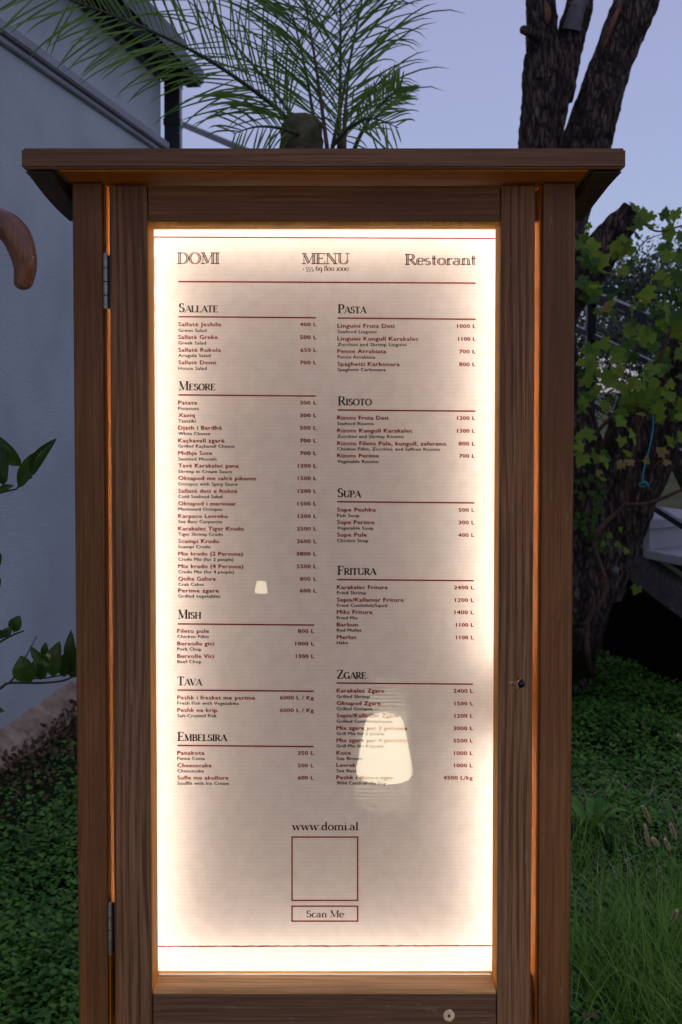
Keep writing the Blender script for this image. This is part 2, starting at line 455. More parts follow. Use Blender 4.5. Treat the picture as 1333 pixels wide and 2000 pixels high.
def sheet_mat():
    """translucent printed film on fluted plastic: lit from behind by the LED strips, fine horizontal flutes in its gloss"""
    m, nd, lk, b = new_mat('menu_film')
    nd.remove(b)
    tc = nd.new('ShaderNodeTexCoord')
    sp = nd.new('ShaderNodeSeparateXYZ'); lk.new(tc.outputs['Object'], sp.inputs[0])
    nz = N(nd, 'ShaderNodeTexNoise', Scale=55.0, Detail=5.0, Roughness=0.6); lk.new(tc.outputs['Object'], nz.inputs['Vector'])
    fl = N(nd, 'ShaderNodeMath', operation='MULTIPLY'); lk.new(sp.outputs['Z'], fl.inputs[0]); fl.inputs[1].default_value = 2 * math.pi / 0.0056
    sn = N(nd, 'ShaderNodeMath', operation='SINE'); lk.new(fl.outputs[0], sn.inputs[0])
    # paper mottling and faint flute lines in how much light passes
    r = ramp(nd, [(0.3, (0.74, 0.72, 0.72)), (0.7, (0.83, 0.81, 0.82))]); lk.new(nz.outputs['Fac'], r.inputs[0])
    ml = N(nd, 'ShaderNodeMapRange'); lk.new(sn.outputs[0], ml.inputs['Value']); ml.inputs['From Min'].default_value = 0.2; ml.inputs['From Max'].default_value = 1.0
    ml.inputs['To Min'].default_value = 1.0; ml.inputs['To Max'].default_value = 0.945
    mx = nd.new('ShaderNodeMix'); mx.data_type = 'RGBA'; mx.blend_type = 'MULTIPLY'; mx.inputs['Factor'].default_value = 1
    lk.new(r.outputs[0], mx.inputs['A']); lk.new(ml.outputs[0], mx.inputs['B'])
    tr = nd.new('ShaderNodeBsdfTranslucent'); lk.new(mx.outputs['Result'], tr.inputs['Color'])
    df = nd.new('ShaderNodeBsdfDiffuse'); lk.new(mx.outputs['Result'], df.inputs['Color'])
    m1 = nd.new('ShaderNodeMixShader'); m1.inputs[0].default_value = 0.52
    lk.new(tr.outputs[0], m1.inputs[1]); lk.new(df.outputs[0], m1.inputs[2])
    gl = nd.new('ShaderNodeBsdfGlossy'); gl.inputs['Roughness'].default_value = 0.018
    bp = N(nd, 'ShaderNodeBump', Strength=1.0, Distance=0.00003); lk.new(sn.outputs[0], bp.inputs['Height']); lk.new(bp.outputs[0], gl.inputs['Normal'])
    m2 = nd.new('ShaderNodeMixShader'); m2.inputs[0].default_value = 0.013
    lk.new(m1.outputs[0], m2.inputs[1]); lk.new(gl.outputs[0], m2.inputs[2])
    lk.new(m2.outputs[0], nd['Material Output'].inputs['Surface'])
    return m
M['sheet'] = sheet_mat()
def ink(name, col):
    m, nd, lk, b = new_mat(name)
    nd.remove(b)
    tr = nd.new('ShaderNodeBsdfTransparent'); tr.inputs['Color'].default_value = (*col, 1)
    df = nd.new('ShaderNodeBsdfDiffuse'); df.inputs['Color'].default_value = (col[0] * .5, col[1] * .5, col[2] * .5, 1)
    mx = nd.new('ShaderNodeMixShader'); mx.inputs[0].default_value = 0.15
    lk.new(tr.outputs[0], mx.inputs[1]); lk.new(df.outputs[0], mx.inputs[2])
    lk.new(mx.outputs[0], nd['Material Output'].inputs['Surface'])
    return m
M['ink_red'] = ink('red_ink', (0.40, 0.050, 0.042))
M['ink_rule'] = ink('red_rule_ink', (0.40, 0.045, 0.045))
M['ink_dark'] = ink('dark_ink', (0.085, 0.075, 0.07))
M['ink_red_light'] = ink('red_text_ink', (0.46, 0.060, 0.050))
M['ink_dark_light'] = ink('dark_text_ink', (0.10, 0.09, 0.085))
M['ink_brown'] = ink('brown_ink', (0.15, 0.065, 0.05))

# ================================================================== THE SETTING
bm = bmesh.new()
add_box(bm, -300, 300, -60, 700, -0.5, 0.0)
tag(bm_obj('ground', bm, M['ground']), 'dark green garden turf running back to a pale lawn', 'ground', kind='structure')

# ---- house: pale wall receding on the left
A = G(-2, 1476); A.z = 0
Bc = Vector((0.11, 0.74, 0)).normalized()
B0 = G(150, 1366)
Bc = (B0 - A); Bc.z = 0; Bc.normalize()
nrm = Vector((Bc.y, -Bc.x, 0))            # out of the wall, towards the garden
def wall_at_px(px):
    k = (px - CX) / F                      # X = k * Y
    # A + s*Bc
    s = (k * A.y - A.x) / (Bc.x - k * Bc.y)
    return s
s_end = wall_at_px(318)
s_start = -7.0
def W(s, out, z):
    p = A + Bc * s + nrm * out
    return Vector((p.x, p.y, z))
def wall_z(px, py):
    p = A + Bc * wall_at_px(px)
    return CAMZ + (CY - py) / F * p.y * (1) - 0 if False else P(px, py, p.y).z
z_ledge = 0.5 * (wall_z(200, 195) + wall_z(300, 268))
z_top = wall_z(310, 150)
def wall_box(name, s0, s1, o0, o1, z0, z1, mat, parent, bev=0.0):
    bm = bmesh.new()
    vs = [bm.verts.new(W(s, o, z)) for z in (z0, z1) for (s, o) in ((s0, o0), (s1, o0), (s1, o1), (s0, o1))]
    for f in ((0, 1, 2, 3), (7, 6, 5, 4), (0, 4, 5, 1), (1, 5, 6, 2), (2, 6, 7, 3), (3, 7, 4, 0)):
        bm.faces.new([vs[i] for i in f])
    bmesh.ops.recalc_face_normals(bm, faces=bm.faces)
    if bev: bmesh.ops.bevel(bm, geom=list(bm.edges), offset=bev, segments=2, affect='EDGES')
    return bm_obj(name, bm, mat, parent)
house = thing('house', 'pale blue-grey rendered house wall running back behind the menu case, left', 'house', W(0, 0, 0))
wall_box('wall', s_start, s_end, -5.0, 0.0, 0.0, z_top + 0.05, M['stucco'], house)
wall_box('ledge_moulding', s_start, s_end + 0.03, 0.0, 0.045, z_ledge - 0.035, z_ledge + 0.015, M['trim'], house, 0.006)
wall_box('ledge_under_strip', s_start, s_end + 0.03, 0.0, 0.022, z_ledge - 0.065, z_ledge - 0.038, M['trim'], house, 0.004)  # thinner second moulding below the ledge, in the same trim paint
wall_box('corner_strip', s_end - 0.10, s_end, 0.0, 0.012, 0.0, z_ledge - 0.07, M['trim'], house)
wall_box('fascia', s_start, s_end + 0.25, 0.0, 0.06, z_top + 0.0, z_top + 0.16, M['black_metal'], house, 0.01)
gut = wall_box('gutter', s_start, s_end + 0.28, 0.062, 0.19, z_top + 0.03, z_top + 0.15, M['black_metal'], house, 0.02)
wall_box('roof', s_start, s_end + 0.2, -5.2, 0.10, z_top + 0.165, z_top + 0.30, M['black_metal'], house, 0.01)
# square black downpipe on the corner
Yd = W(s_end, 0, 0).y
dp = thing('downpipe', 'square black downpipe at the far corner of the pale house', 'downpipe', P(337, 1200, Yd + .08))
xa, xb = P(321, 200, Yd + .05).x, P(352, 200, Yd + .05).x
box('pipe', xa, xb, Yd + .05, Yd + .05 + (xb - xa), 0.0, z_top + 0.02, M['black_metal'], dp, 0.006)
for zz in (0.8, 2.6, z_top - .25):
    box('bracket', xa - .004, xb + .004, Yd + .045, Yd + .055 + (xb - xa), zz, zz + .04, M['black_metal'], dp, 0.002)

# uneven plinth at the foot of the wall
bm = bmesh.new()
ns = 170
prev = None
for i in range(ns + 1):
    s = -3.0 + (s_end + 3.0) * i / ns
    w = 0.085 + 0.035 * noise.noise(Vector((s * 2.1, 0, 3))) + 0.02 * noise.noise(Vector((s * 9, 4, 0)))
    h = 0.075 + 0.02 * noise.noise(Vector((s * 3.0, 8, 0))) + 0.012 * noise.noise(Vector((s * 14, 2, 1)))
    prof = [(0.0, h + .03), (w * .35, h + .012), (w * .75, h * .9), (w, h * .45), (w * 1.25, h * 0.1), (w * 1.35, -0.02)]
    row = [bm.verts.new(W(s + 0.01 * noise.noise(Vector((s * 20, o * 30, z * 30))), o + .001 + 0.010 * noise.noise(Vector((s * 25, o * 40, 7))) * (o > 0), z + 0.008 * noise.noise(Vector((s * 30, 1, o * 30))))) for o, z in prof]
    if prev:
        for a, b_, c, d in zip(prev, prev[1:], row[1:], row): bm.faces.new((a, b_, c, d))
    prev = row
tag(bm_obj('plinth', bm, M['concrete'], smooth=True), 'rough brownish concrete footing at the base of the pale wall', 'plinth')

# ---- stairs coming down behind the tree, with its railing
T0 = Vector((1.344, 5.41, 2.02)); TD = Vector((0.314, -0.57, -0.244))      # the hand rail: T0 + s*TD, s=1 at the picture's right edge
pd = Vector((TD.x, TD.y, 0)).normalized(); pp = Vector((-pd.y, pd.x, 0))
if pp.x < 0: pp = -pp                                                       # across the flight, away from the camera
stairs = thing('garden_stairs', 'white stone steps on a grey timber beam behind the leaning trunk', 'stairs', T0 + TD * 1 - Vector((0, 0, 1.6)))
bm = bmesh.new()
def SD(s, dz, off=0.0):
    p = T0 + TD * s + pp * off
    return Vector((p.x, p.y, p.z + dz))
def stringer(off, name):
    bm = bmesh.new()
    a, b_ = SD(-9.5, -1.22, off), SD(3.0, -1.22, off)
    vs = []
    for p in (a, b_):
        for o, dz in ((0, 0), (0.07, 0), (0.07, -0.17), (0, -0.17)):
            vs.append(bm.verts.new(p + pp * o + Vector((0, 0, dz))))
    for q in range(4): bm.faces.new((vs[q], vs[(q + 1) % 4], vs[4 + (q + 1) % 4], vs[4 + q]))
    bm.faces.new(vs[:4][::-1]); bm.faces.new(vs[4:])
    bmesh.ops.recalc_face_normals(bm, faces=bm.faces)
    bmesh.ops.bevel(bm, geom=list(bm.edges), offset=0.008, segments=2, affect='EDGES')
    bm_obj(name, bm, M['timber'], stairs)
stringer(0.0, 'stringer'); stringer(.40, 'stringer')
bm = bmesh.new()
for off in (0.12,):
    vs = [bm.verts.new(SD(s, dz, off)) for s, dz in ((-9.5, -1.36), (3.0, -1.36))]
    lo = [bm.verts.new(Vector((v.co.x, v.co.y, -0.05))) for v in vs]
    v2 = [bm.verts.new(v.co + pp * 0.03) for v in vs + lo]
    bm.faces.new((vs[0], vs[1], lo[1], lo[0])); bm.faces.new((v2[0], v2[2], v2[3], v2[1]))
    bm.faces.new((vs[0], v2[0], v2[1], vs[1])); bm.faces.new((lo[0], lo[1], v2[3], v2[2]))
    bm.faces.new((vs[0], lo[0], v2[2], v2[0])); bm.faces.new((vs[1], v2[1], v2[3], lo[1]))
bm_obj('stair_shade_panel', bm, M['stair_shade'], stairs)  # near-black panel added to paint the deep shade under the flight
step_ds = 0.62                                                              # in units of s
step_mesh = None
sl = math.hypot(TD.x, TD.y)
for i in range(19):
    s = -9.2 + i * step_ds
    L, rise = step_ds * sl, -TD.z * step_ds
    o = SD(s, -1.22 + 0.0, -0.05)
    if step_mesh is None:
        bm = bmesh.new()
        def addp(a0, a1, b0, b1, c0, c1):
            r = bmesh.ops.create_cube(bm, size=1)
            for v in r['verts']:
                a = a0 + (v.co.x + .5) * (a1 - a0); b_ = b0 + (v.co.y + .5) * (b1 - b0); c = c0 + (v.co.z + .5) * (c1 - c0)
                v.co = pd * a + pp * b_ + Vector((0, 0, c))
        addp(0, L + 0.03, 0, .5, 0.03, 0.075)                              # tread
        addp(L - 0.045, L, 0.03, .47, 0.028 - rise, 0.0295)                # riser under its nose
        bmesh.ops.bevel(bm, geom=list(bm.edges), offset=0.004, segments=1, affect='EDGES')
        step_mesh = bpy.data.meshes.new('step'); bm.to_mesh(step_mesh); bm.free()
        step_mesh.materials.append(M['step'])
    st = link('step', step_mesh, None, stairs)
    st.location = o
    st.matrix_parent_inverse = Matrix.Translation(stairs.location).inverted()
rail = thing('stair_railing', 'black metal stair railing sloping down behind the vine leaves', 'railing', SD(0, -1.3))
def rail_bar(dz, w, s0=-9.99, s1=3.0, name='rail'):
    bm = bmesh.new(); square_bar(bm, SD(s0, dz), SD(s1, dz), w)
    bmesh.ops.recalc_face_normals(bm, faces=bm.faces)
    bm_obj(name, bm, M['black_metal'], rail)
rail_bar(0.0, 0.055, name='handrail')
for dz in (-0.215, -0.58, -0.93): rail_bar(dz, 0.028, -6.5)
for s in (-6.5, -3.2, 0.02, 2.4):
    bm = bmesh.new(); square_bar(bm, SD(s, -0.022), SD(s, -1.42), 0.045)
    bmesh.ops.recalc_face_normals(bm, faces=bm.faces)
    bm_obj('baluster', bm, M['black_metal'], rail)

# ---- foliage helper: many small leaf faces
def leaf_cloud(name, centres, size, mat, parent, lobes=1, aspect=0.35, droop=0.3):
    n = len(centres)
    C = np.asarray(centres)
    d = rng.normal(size=(n, 3)); d[:, 2] -= droop; d /= np.linalg.norm(d, axis=1)[:, None]
    r = rng.normal(size=(n, 3)); s = np.cross(d, r); s /= np.linalg.norm(s, axis=1)[:, None]
    L = (size * rng.uniform(0.6, 1.3, n))[:, None]
    up = np.cross(s, d)
    V = np.stack([C, C + d * L * .5 + s * L * aspect * .5 + up * L * .06, C + d * L, C + d * L * .5 - s * L * aspect * .5 + up * L * .06], 1).reshape(-1, 3)
    i = np.arange(n)[:, None] * 4
    return np_mesh(name, V, np.hstack([i, i + 1, i + 2, i + 3]), mat, parent)
def bg_tree(x, y, h, r, n, label, mat, leaf=0.07, base=0.5):
    t = thing('background_tree', label, 'tree', (x, y, 0), 'trees beyond the stairs')
    pts = smooth_path([(x, y, -.05), (x + .1, y, h * .25), (x - .08, y + .1, h * .5), (x, y, h * .75)], 14)
    tube('trunk', pts, list(np.linspace(.13, .04, 14)), M['bark'], t, 10)
    cl = []
    for k in range(46):
        a, e = rng.uniform(0, 2 * math.pi), rng.uniform(-.75, 1.0)
        rr = r * rng.uniform(.35, 1.0)
        c = np.array([x + rr * math.cos(a) * math.cos(e), y + rr * math.sin(a) * math.cos(e), h - r * (1 - base) + rr * base * 1.5 * math.sin(e)])
        c[2] = min(max(c[2], 0.35), h)
        cl.append(c + rng.normal(size=(n // 46, 3)) * r * np.array([.17, .17, .13]))
    leaf_cloud('crown', np.vstack(cl), leaf, mat, t, aspect=.4)
bg_tree(4.3, 11.2, 2.9, 1.35, 9000, 'grey-green olive tree behind the vine, nearest the right edge', M['olive'], base=.8)
bg_tree(2.7, 10.6, 2.6, 1.0, 7000, 'low grey-green olive tree seen between post and leaning trunk', M['olive'], base=.9)
bg_tree(2.25, 7.9, 1.95, .75, 6000, 'small grey-green bush just beyond the railing post', M['olive'], .05, base=.9)
bg_tree(3.0, 8.6, 1.95, .8, 6000, 'low grey-green bush behind the railing and the trunk', M['olive'], .05, base=.9)
bg_tree(0.4, 15.0, 2.9, 1.7, 6000, 'olive tree standing far behind the menu case', M['olive'], .09, base=.7)
bg_tree(-3.2, -8.5, 4.6, 2.2, 6000, 'added olive tree behind the photographer, breaking up the horizon mirrored left in the menu glass', M['olive'], .12, base=.7)  # unseen trees, added to soften the horizon line mirrored in the glass
bg_tree(0.6, -10.5, 3.9, 2.3, 6000, 'added broad olive tree behind the photographer, breaking up the horizon mirrored in the middle of the menu glass', M['olive'], .12, base=.7)
bg_tree(4.6, -9.0, 4.9, 2.2, 6000, 'added tall olive tree behind the photographer, breaking up the horizon mirrored right in the menu glass', M['olive'], .12, base=.7)
bg_tree(7.5, 17.0, 4.0, 2.0, 6000, 'wide olive tree far beyond the stairs, outermost right', M['olive'], .10, base=.7)

# ================================================================== TREE
def bark_limb(name, px_pts, mat, parent, rings=110, k=56, amp=1.0, close_top=True, seed=0.0, flare=0.0):
    """px_pts: (px, py, half width px, depth)"""
    raw = []
    for (px, py, w, Y) in px_pts:
        p = P(px, py, Y) if py is not None else Vector(px)
        raw.append((p.x, p.y, p.z, w * Y / F))
    sp = smooth_path(raw, rings)
    pts, fr = frames([Vector(q[:3]) for q in sp])
    V = []
    L = 0.0
    for i, (p, (t, n, b_)) in enumerate(zip(pts, fr)):
        if i: L += (pts[i] - pts[i - 1]).length
        r = sp[i][3]
        for j in range(k):
            a = 2 * math.pi * j / k
            dr = n * math.cos(a) + b_ * math.sin(a)
            q = Vector((math.cos(a) * 2.2, math.sin(a) * 2.2, L * 2.0 + seed))
            low = noise.noise(q) * 0.13
            furrow = 1 - abs(noise.noise(Vector((math.cos(a) * 7 + seed, math.sin(a) * 7, L * 5.5)))) * 2
            fine = noise.noise(Vector((math.cos(a) * 22, math.sin(a) * 22 + seed, L * 30)))
            rr = r * (1 + low) + amp * (0.014 * (furrow - .6) + 0.0055 * fine)
            V.append(p + dr * rr)
    Fc = []
    for i in range(rings - 1):
        for j in range(k):
            Fc.append((i * k + j, i * k + (j + 1) % k, (i + 1) * k + (j + 1) % k, (i + 1) * k + j))
    top = len(V); V.append(pts[-1] + fr[-1][0] * 0.01)
    base = (rings - 1) * k
    for j in range(0, k, 2):
        Fc.append((base + j, base + j + 1, base + (j + 2) % k, top))
    return np_mesh(name, [tuple(v) for v in V], Fc, mat, parent, smooth=True)
TY = 4.55
tree = thing('olive_tree', 'rough dark-barked tree with forked limbs rising behind the roof board, right', 'tree', G(1090, 1330))
gy = G(1110, 1330).y
bark_limb('trunk', [(1095, 1345, 80, gy), (1100, 1290, 64, gy), (1112, 1200, 72, 4.6), (1125, 1090, 86, 4.58), (1128, 980, 80, 4.56), (1105, 850, 66, 4.56), (1080, 720, 56, 4.57), (1062, 600, 48, 4.58), (1056, 480, 42, 4.6), (1057, 290, 41, 4.6), (1066, 200, 43, 4.6), (1072, 110, 46, 4.6)], M['bark'], tree, 150, seed=1)
bark_limb('limb', [(1064, 160, 34, 4.58), (1060, 90, 32, 4.58), (1056, 0, 27, 4.56), (1050, -150, 24, 4.5), (1020, -420, 16, 4.3)], M['bark'], tree, 50, 40, seed=3)
bark_limb('limb', [(1086, 190, 34, 4.62), (1108, 100, 28, 4.64), (1132, 10, 25, 4.66), (1150, -120, 22, 4.7), (1230, -420, 14, 4.9)], M['bark'], tree, 50, 40, seed=9)
bark_limb('limb', [(1070, 560, 40, 4.66), (1098, 440, 44, 4.72), (1144, 290, 45, 4.74), (1180, 170, 39, 4.76), (1212, 80, 38, 4.78), (1246, 0, 40, 4.8), (1300, -150, 32, 4.9), (1360, -450, 22, 5.2)], M['bark'], tree, 110, 48, seed=5)
bark_limb('cut_limb', [(1055, 680, 45, 4.5), (1100, 590, 42, 4.46), (1140, 540, 38, 4.42), (1180, 482, 33, 4.38), (1215, 440, 27, 4.36), (1240, 412, 22, 4.35)], M['bark'], tree, 60, 40, seed=12)
bark_limb('limb', [(1150, 1150, 66, 4.6), (1180, 1060, 68, 4.58), (1222, 950, 66, 4.54), (1272, 840, 62, 4.5), (1322, 740, 54, 4.46), (1385, 640, 48, 4.4), (1460, 500, 38, 4.3), (1560, 240, 26, 4.1)], M['bark'], tree, 110, 52, seed=8)
bark_limb('branch_stub', [(1046, 72, 10, 4.5), (1032, 62, 9.5, 4.46), (1021, 58, 8, 4.44)], M['bark'], tree, 10, 14, .3, seed=2)
bark_limb('branch_stub', [(1118, 60, 18, 4.60), (1128, 20, 15, 4.58), (1140, -4, 12, 4.57)], M['heartwood'], tree, 14, 16, .3, seed=4)
# strips where the bark has peeled
def strip(pxs, name, mat, w, Y):
    pts = [P(x, y, Y) for x, y in pxs]
    sp = smooth_path([tuple(p) for p in pts], 14)
    rad = [w * math.sin(math.pi * (i + .6) / 14.4) + .001 for i in range(14)]
    tube(name, sp, rad, mat, tree, 8)
strip([(1066, 0), (1071, 25), (1070, 48)], 'peeled_bark', M['orange_bark'], .014, 4.46)
strip([(1218, 2), (1205, 28), (1192, 60), (1180, 95)], 'peeled_bark', M['orange_bark'], .011, 4.675)
strip([(1205, 1105), (1202, 1115), (1199, 1124)], 'bare_patch', M['heartwood'], .018, 4.42)
cl = []
for k in range(13):
    c = np.array([rng.uniform(.1, 2.9), rng.uniform(3.9, 6.2), rng.uniform(4.3, 5.6)])
    cl.append(c + rng.normal(size=(110, 3)) * .22)
leaf_cloud('crown', np.vstack(cl), .07, M['olive'], tree, aspect=.25)

# ================================================================== GROUND PLANTS
def scatter_clover(n, name, label):
    # far more leaves near the camera; the band reaches behind the case
    Y = 2.05 + (rng.random(n) ** 1.35) * 5.2
    X = rng.uniform(-1, 1, n) * (0.45 * Y + 0.45)
    # off the house and its footing
    rel = (X - A.x) * nrm.x + (Y - A.y) * nrm.y
    keep = (rel > 0.15 + 0.10 * rng.random(n))
    # thin the bare litter strip beside the footing and the long grass patch
    bare = (rel < 0.46) & (rng.random(n) < 0.80)
    gpatch = (X > 0.78 + .1 * np.sin(Y * 5)) & (Y < 3.3) & (rng.random(n) < 0.62)
    # uneven cover: tufts
    cl = np.array([noise.noise(Vector((x * 2.6, y * 2.6, 0))) for x, y in zip(X, Y)])
    keep &= ~bare & ~gpatch & (rng.random(n) < 0.80 + cl * .9)
    X, Y, cl = X[keep], Y[keep], cl[keep]
    n = len(X)
    Z = 0.012 + 0.040 * rng.random(n) * (1 + cl) + 0.03 * np.clip(cl, 0, 1)
    r = rng.uniform(.0042, .0108, n)
    K = 6
    ang = rng.uniform(0, 2 * math.pi, n)
    tilt = rng.normal(0, .30, (n, 2))
    V = np.zeros((n, K + 1, 3))
    V[:, 0] = np.stack([X, Y, Z], 1)
    for j in range(K):
        a = ang + 2 * math.pi * j / K
        rj = r * (0.55 if j == 0 else 1.0)
        dx, dy = rj * np.cos(a), rj * np.sin(a)
        V[:, j + 1, 0] = X + dx; V[:, j + 1, 1] = Y + dy
        V[:, j + 1, 2] = Z + dx * tilt[:, 0] + dy * tilt[:, 1] + r * .22
    i = np.arange(n)[:, None] * (K + 1)
    Fc = np.vstack([np.hstack([i, i + 1 + j, i + 1 + (j + 1) % K]) for j in range(K)])
    tag(np_mesh(name, V.reshape(-1, 3), Fc, M['clover']), label, 'ground cover', kind='stuff')
scatter_clover(290000, 'clover', 'low round-leaved clover covering the ground around the case')

def blades(name, X, Y, H, lean, mat, width=.0022, kind='stuff', label='', cat='grass', seg=4):
    n = len(X)
    a = rng.uniform(0, 2 * math.pi, n)
    wa = a + math.pi / 2 + rng.normal(0, .4, n)
    V = np.zeros((n, (seg + 1) * 2, 3))
    for i in range(seg + 1):
        t = i / seg
        off = lean * H * t ** 2
        w = width * (1 - t ** 1.6) + .0002
        cx, cy, cz = X + off * np.cos(a), Y + off * np.sin(a), H * t * (1 - .25 * lean * t)
        V[:, 2 * i] = np.stack([cx + w * np.cos(wa), cy + w * np.sin(wa), cz], 1)
        V[:, 2 * i + 1] = np.stack([cx - w * np.cos(wa), cy - w * np.sin(wa), cz], 1)
    i0 = np.arange(n)[:, None] * (seg + 1) * 2
    Fc = np.vstack([np.hstack([i0 + 2 * i, i0 + 2 * i + 1, i0 + 2 * i + 3, i0 + 2 * i + 2]) for i in range(seg)])
    return tag(np_mesh(name, V.reshape(-1, 3), Fc, mat), label, cat, kind=kind)
n = 24000
Y = 2.05 + rng.random(n) ** 1.1 * 1.25
X = 0.50 + rng.random(n) ** .9 * 1.6
cl = np.array([noise.noise(Vector((x * 3.1, y * 3.1, 5))) for x, y in zip(X, Y)])
k = (cl + rng.normal(0, .26, n) > .06 + np.clip((Y - 2.6) * .55, 0, 1))
X, Y, cl = X[k], Y[k], cl[k]
blades('long_grass', X, Y, (0.07 + .15 * rng.random(len(X)) + .08 * np.clip(cl, 0, 1)), rng.uniform(.1, 1.0, len(X)), M['grass'], .0019, label='long loose grass growing at the right of the case')
n = 16000
Y = 2.05 + rng.random(n) * 4.5
X = rng.uniform(-1, 1, n) * (.45 * Y + .4)
rel = (X - A.x) * nrm.x + (Y - A.y) * nrm.y
k = (rel > .28) & (np.array([noise.noise(Vector((x * 1.7, y * 1.7, 9))) for x, y in zip(X, Y)]) > -.1 + .25 * (X < 0))
blades('short_grass', X[k], Y[k], rng.uniform(.02, .055, k.sum()), rng.uniform(.2, 1.3, k.sum()), M['grass'], .0016, label='short grass blades mixed through the clover', seg=3)
# leaf litter beside the footing
cc = []
for _ in range(1500):
    s = rng.uniform(-1.5, s_end); o = .07 + abs(rng.normal(0, .13)) + .02
    p = W(s, o, .02 + .07 * max(0, 1 - o / .14) + rng.random() * .02); cc.append(tuple(p))
tag(leaf_cloud('leaf_litter', cc, .035, M['dry_leaf'], None, aspect=.55, droop=0), 'brown dry leaves gathered along the concrete footing', 'leaf litter', kind='stuff')
n = 1500
Y = 2.1 + rng.random(n) * 1.6
X = .5 + rng.random(n) * 1.5
blades('dead_grass', X, Y, rng.uniform(.04, .15, n), rng.uniform(.6, 1.6, n), M['seed'], .0010, label='dry pale grass stalks lying in the green grass', seg=3)
cc = []
for _ in range(420):
    yy = rng.uniform(2.1, 5.5); xx = rng.uniform(-1, 1) * (.45 * yy + .3)
    if (xx - A.x) * nrm.x + (yy - A.y) * nrm.y > .3: cc.append((xx, yy, .05 + rng.random() * .03))
tag(leaf_cloud('fallen_leaves', cc, .032, M['dry_leaf'], None, aspect=.5, droop=0), 'fallen brown leaves lying here and there on the clover', 'leaf litter', kind='stuff')
# broad weed beside the right post
wx, wy = G(1150, 1650).x, G(1150, 1650).y
weed = thing('broadleaf_weed', 'small tuft of broad strap leaves in the grass beside the right post', 'plant', (wx, wy, 0))
for q in range(13):
    a = q * 2.4; L = rng.uniform(.09, .17)
    bm = bmesh.new(); rows = []
    for i in range(7):
        t = i / 6
        c = Vector((wx + math.cos(a) * L * t, wy + math.sin(a) * L * t, .02 + .10 * math.sin(t * 2.2)))
        s_ = Vector((-math.sin(a), math.cos(a), 0)) * (.013 * math.sin(math.pi * min(1, t * .93 + .07)) + .0005)
        rows.append((bm.verts.new(c - s_), bm.verts.new(c - Vector((0, 0, .003))), bm.verts.new(c + s_)))
    for u, v in zip(rows, rows[1:]):
        bm.faces.new((u[0], u[1], v[1], v[0])); bm.faces.new((u[1], u[2], v[2], v[1]))
    bm_obj('leaf', bm, M['clover'], weed, True)
# foxtail heads
fox = [(1257, 1575, 1272, 1608, 'pale foxtail seed head leaning left, highest of the right-hand cluster'),
       (1261, 1613, 1268, 1655, 'upright pale foxtail seed head standing in the middle of the cluster'),
       (1311, 1610, 1321, 1640, 'pale foxtail seed head near the right edge above reddish stems'),
       (1277, 1638, 1287, 1652, 'smallest pale foxtail seed head, low in the cluster'),
       (1301, 1640, 1309, 1660, 'slim foxtail seed head between two taller ones at the right edge'),
       (1326, 1436, 1338, 1452, 'foxtail seed head cut by the right edge near the clover'),
       (1322, 1780, 1312, 1802, 'foxtail seed head hanging over the dense long grass'),
       (1123, 1903, 1136, 1932, 'foxtail seed head close to the right post low in the grass')]
for (x0, y0, x1, y1, lab) in fox:
    d0 = 2.75 if y0 < 1500 else (2.62 if y0 < 1700 else 2.42)
    a, b_ = P(x0, y0, d0), P(x1, y1, d0 + .02)
    root = Vector((b_.x + .03, b_.y + .03, 0))
    ft = thing('foxtail_grass', lab, 'grass stem', root, 'foxtail seed heads in the long grass')
    tube('stem', smooth_path([tuple(root), tuple((root + b_) / 2 + Vector((.01, 0, .02))), tuple(b_)], 8), .0009, M['grass'], ft, 5)
    ax = (a - b_); L = ax.length; ax.normalize()
    nb = 240
    V = []
    Fc = []
    for q in range(nb):
        t = q / nb
        base = b_ + ax * (L * t)
        ph = rng.uniform(0, 2 * math.pi)
        u = ax.cross(Vector((0, 1, 0))).normalized(); v = ax.cross(u)
        rd = u * math.cos(ph) + v * math.sin(ph)
        l = .0105 * (1 - .55 * abs(t - .4))
        tip = base + rd * l * .75 + ax * l * .8
        sd = rd.cross(ax) * .0020
        i = len(V)
        V += [tuple(base + sd), tuple(base - sd), tuple(tip)]
        Fc.append((i, i + 1, i + 2))
    np_mesh('seed_head', V, Fc, M['seed'], ft)

# ================================================================== PALM
PY = 3.4
palm = thing('palm_tree', 'palm with long drooping narrow leaflets rising behind the roof board', 'palm tree', (P(600, 700, PY).x, PY, 0))
px0 = P(590, 232, PY)
bm = bmesh.new()
K, NR = 26, 90
prev = None
for i in range(NR):
    z = -0.02 + (px0.z + .03) * i / (NR - 1)
    r0 = .050 + .008 * math.sin(z * 3) + .016 * math.exp(-((z - px0.z + .12) / .09) ** 2)
    row = []
    for j in range(K):
        a = 2 * math.pi * j / K
        saw = ((z * 22 + j / K * 3) % 1.0)
        r = r0 + .012 * saw + .016 * noise.noise(Vector((math.cos(a) * 5, math.sin(a) * 5, z * 20)))
        if i == NR - 1: r *= .6
        row.append(bm.verts.new((px0.x + r * math.cos(a), PY + r * math.sin(a), z)))
    if prev:
        for j in range(K): bm.faces.new((prev[j], prev[(j + 1) % K], row[(j + 1) % K], row[j]))
    prev = row
bm.faces.new(prev)
bm_obj('trunk', bm, plain('palm_trunk', (0.10, 0.095, 0.045), 0.95, 0, 0.6, 25, 0.9), palm, True)

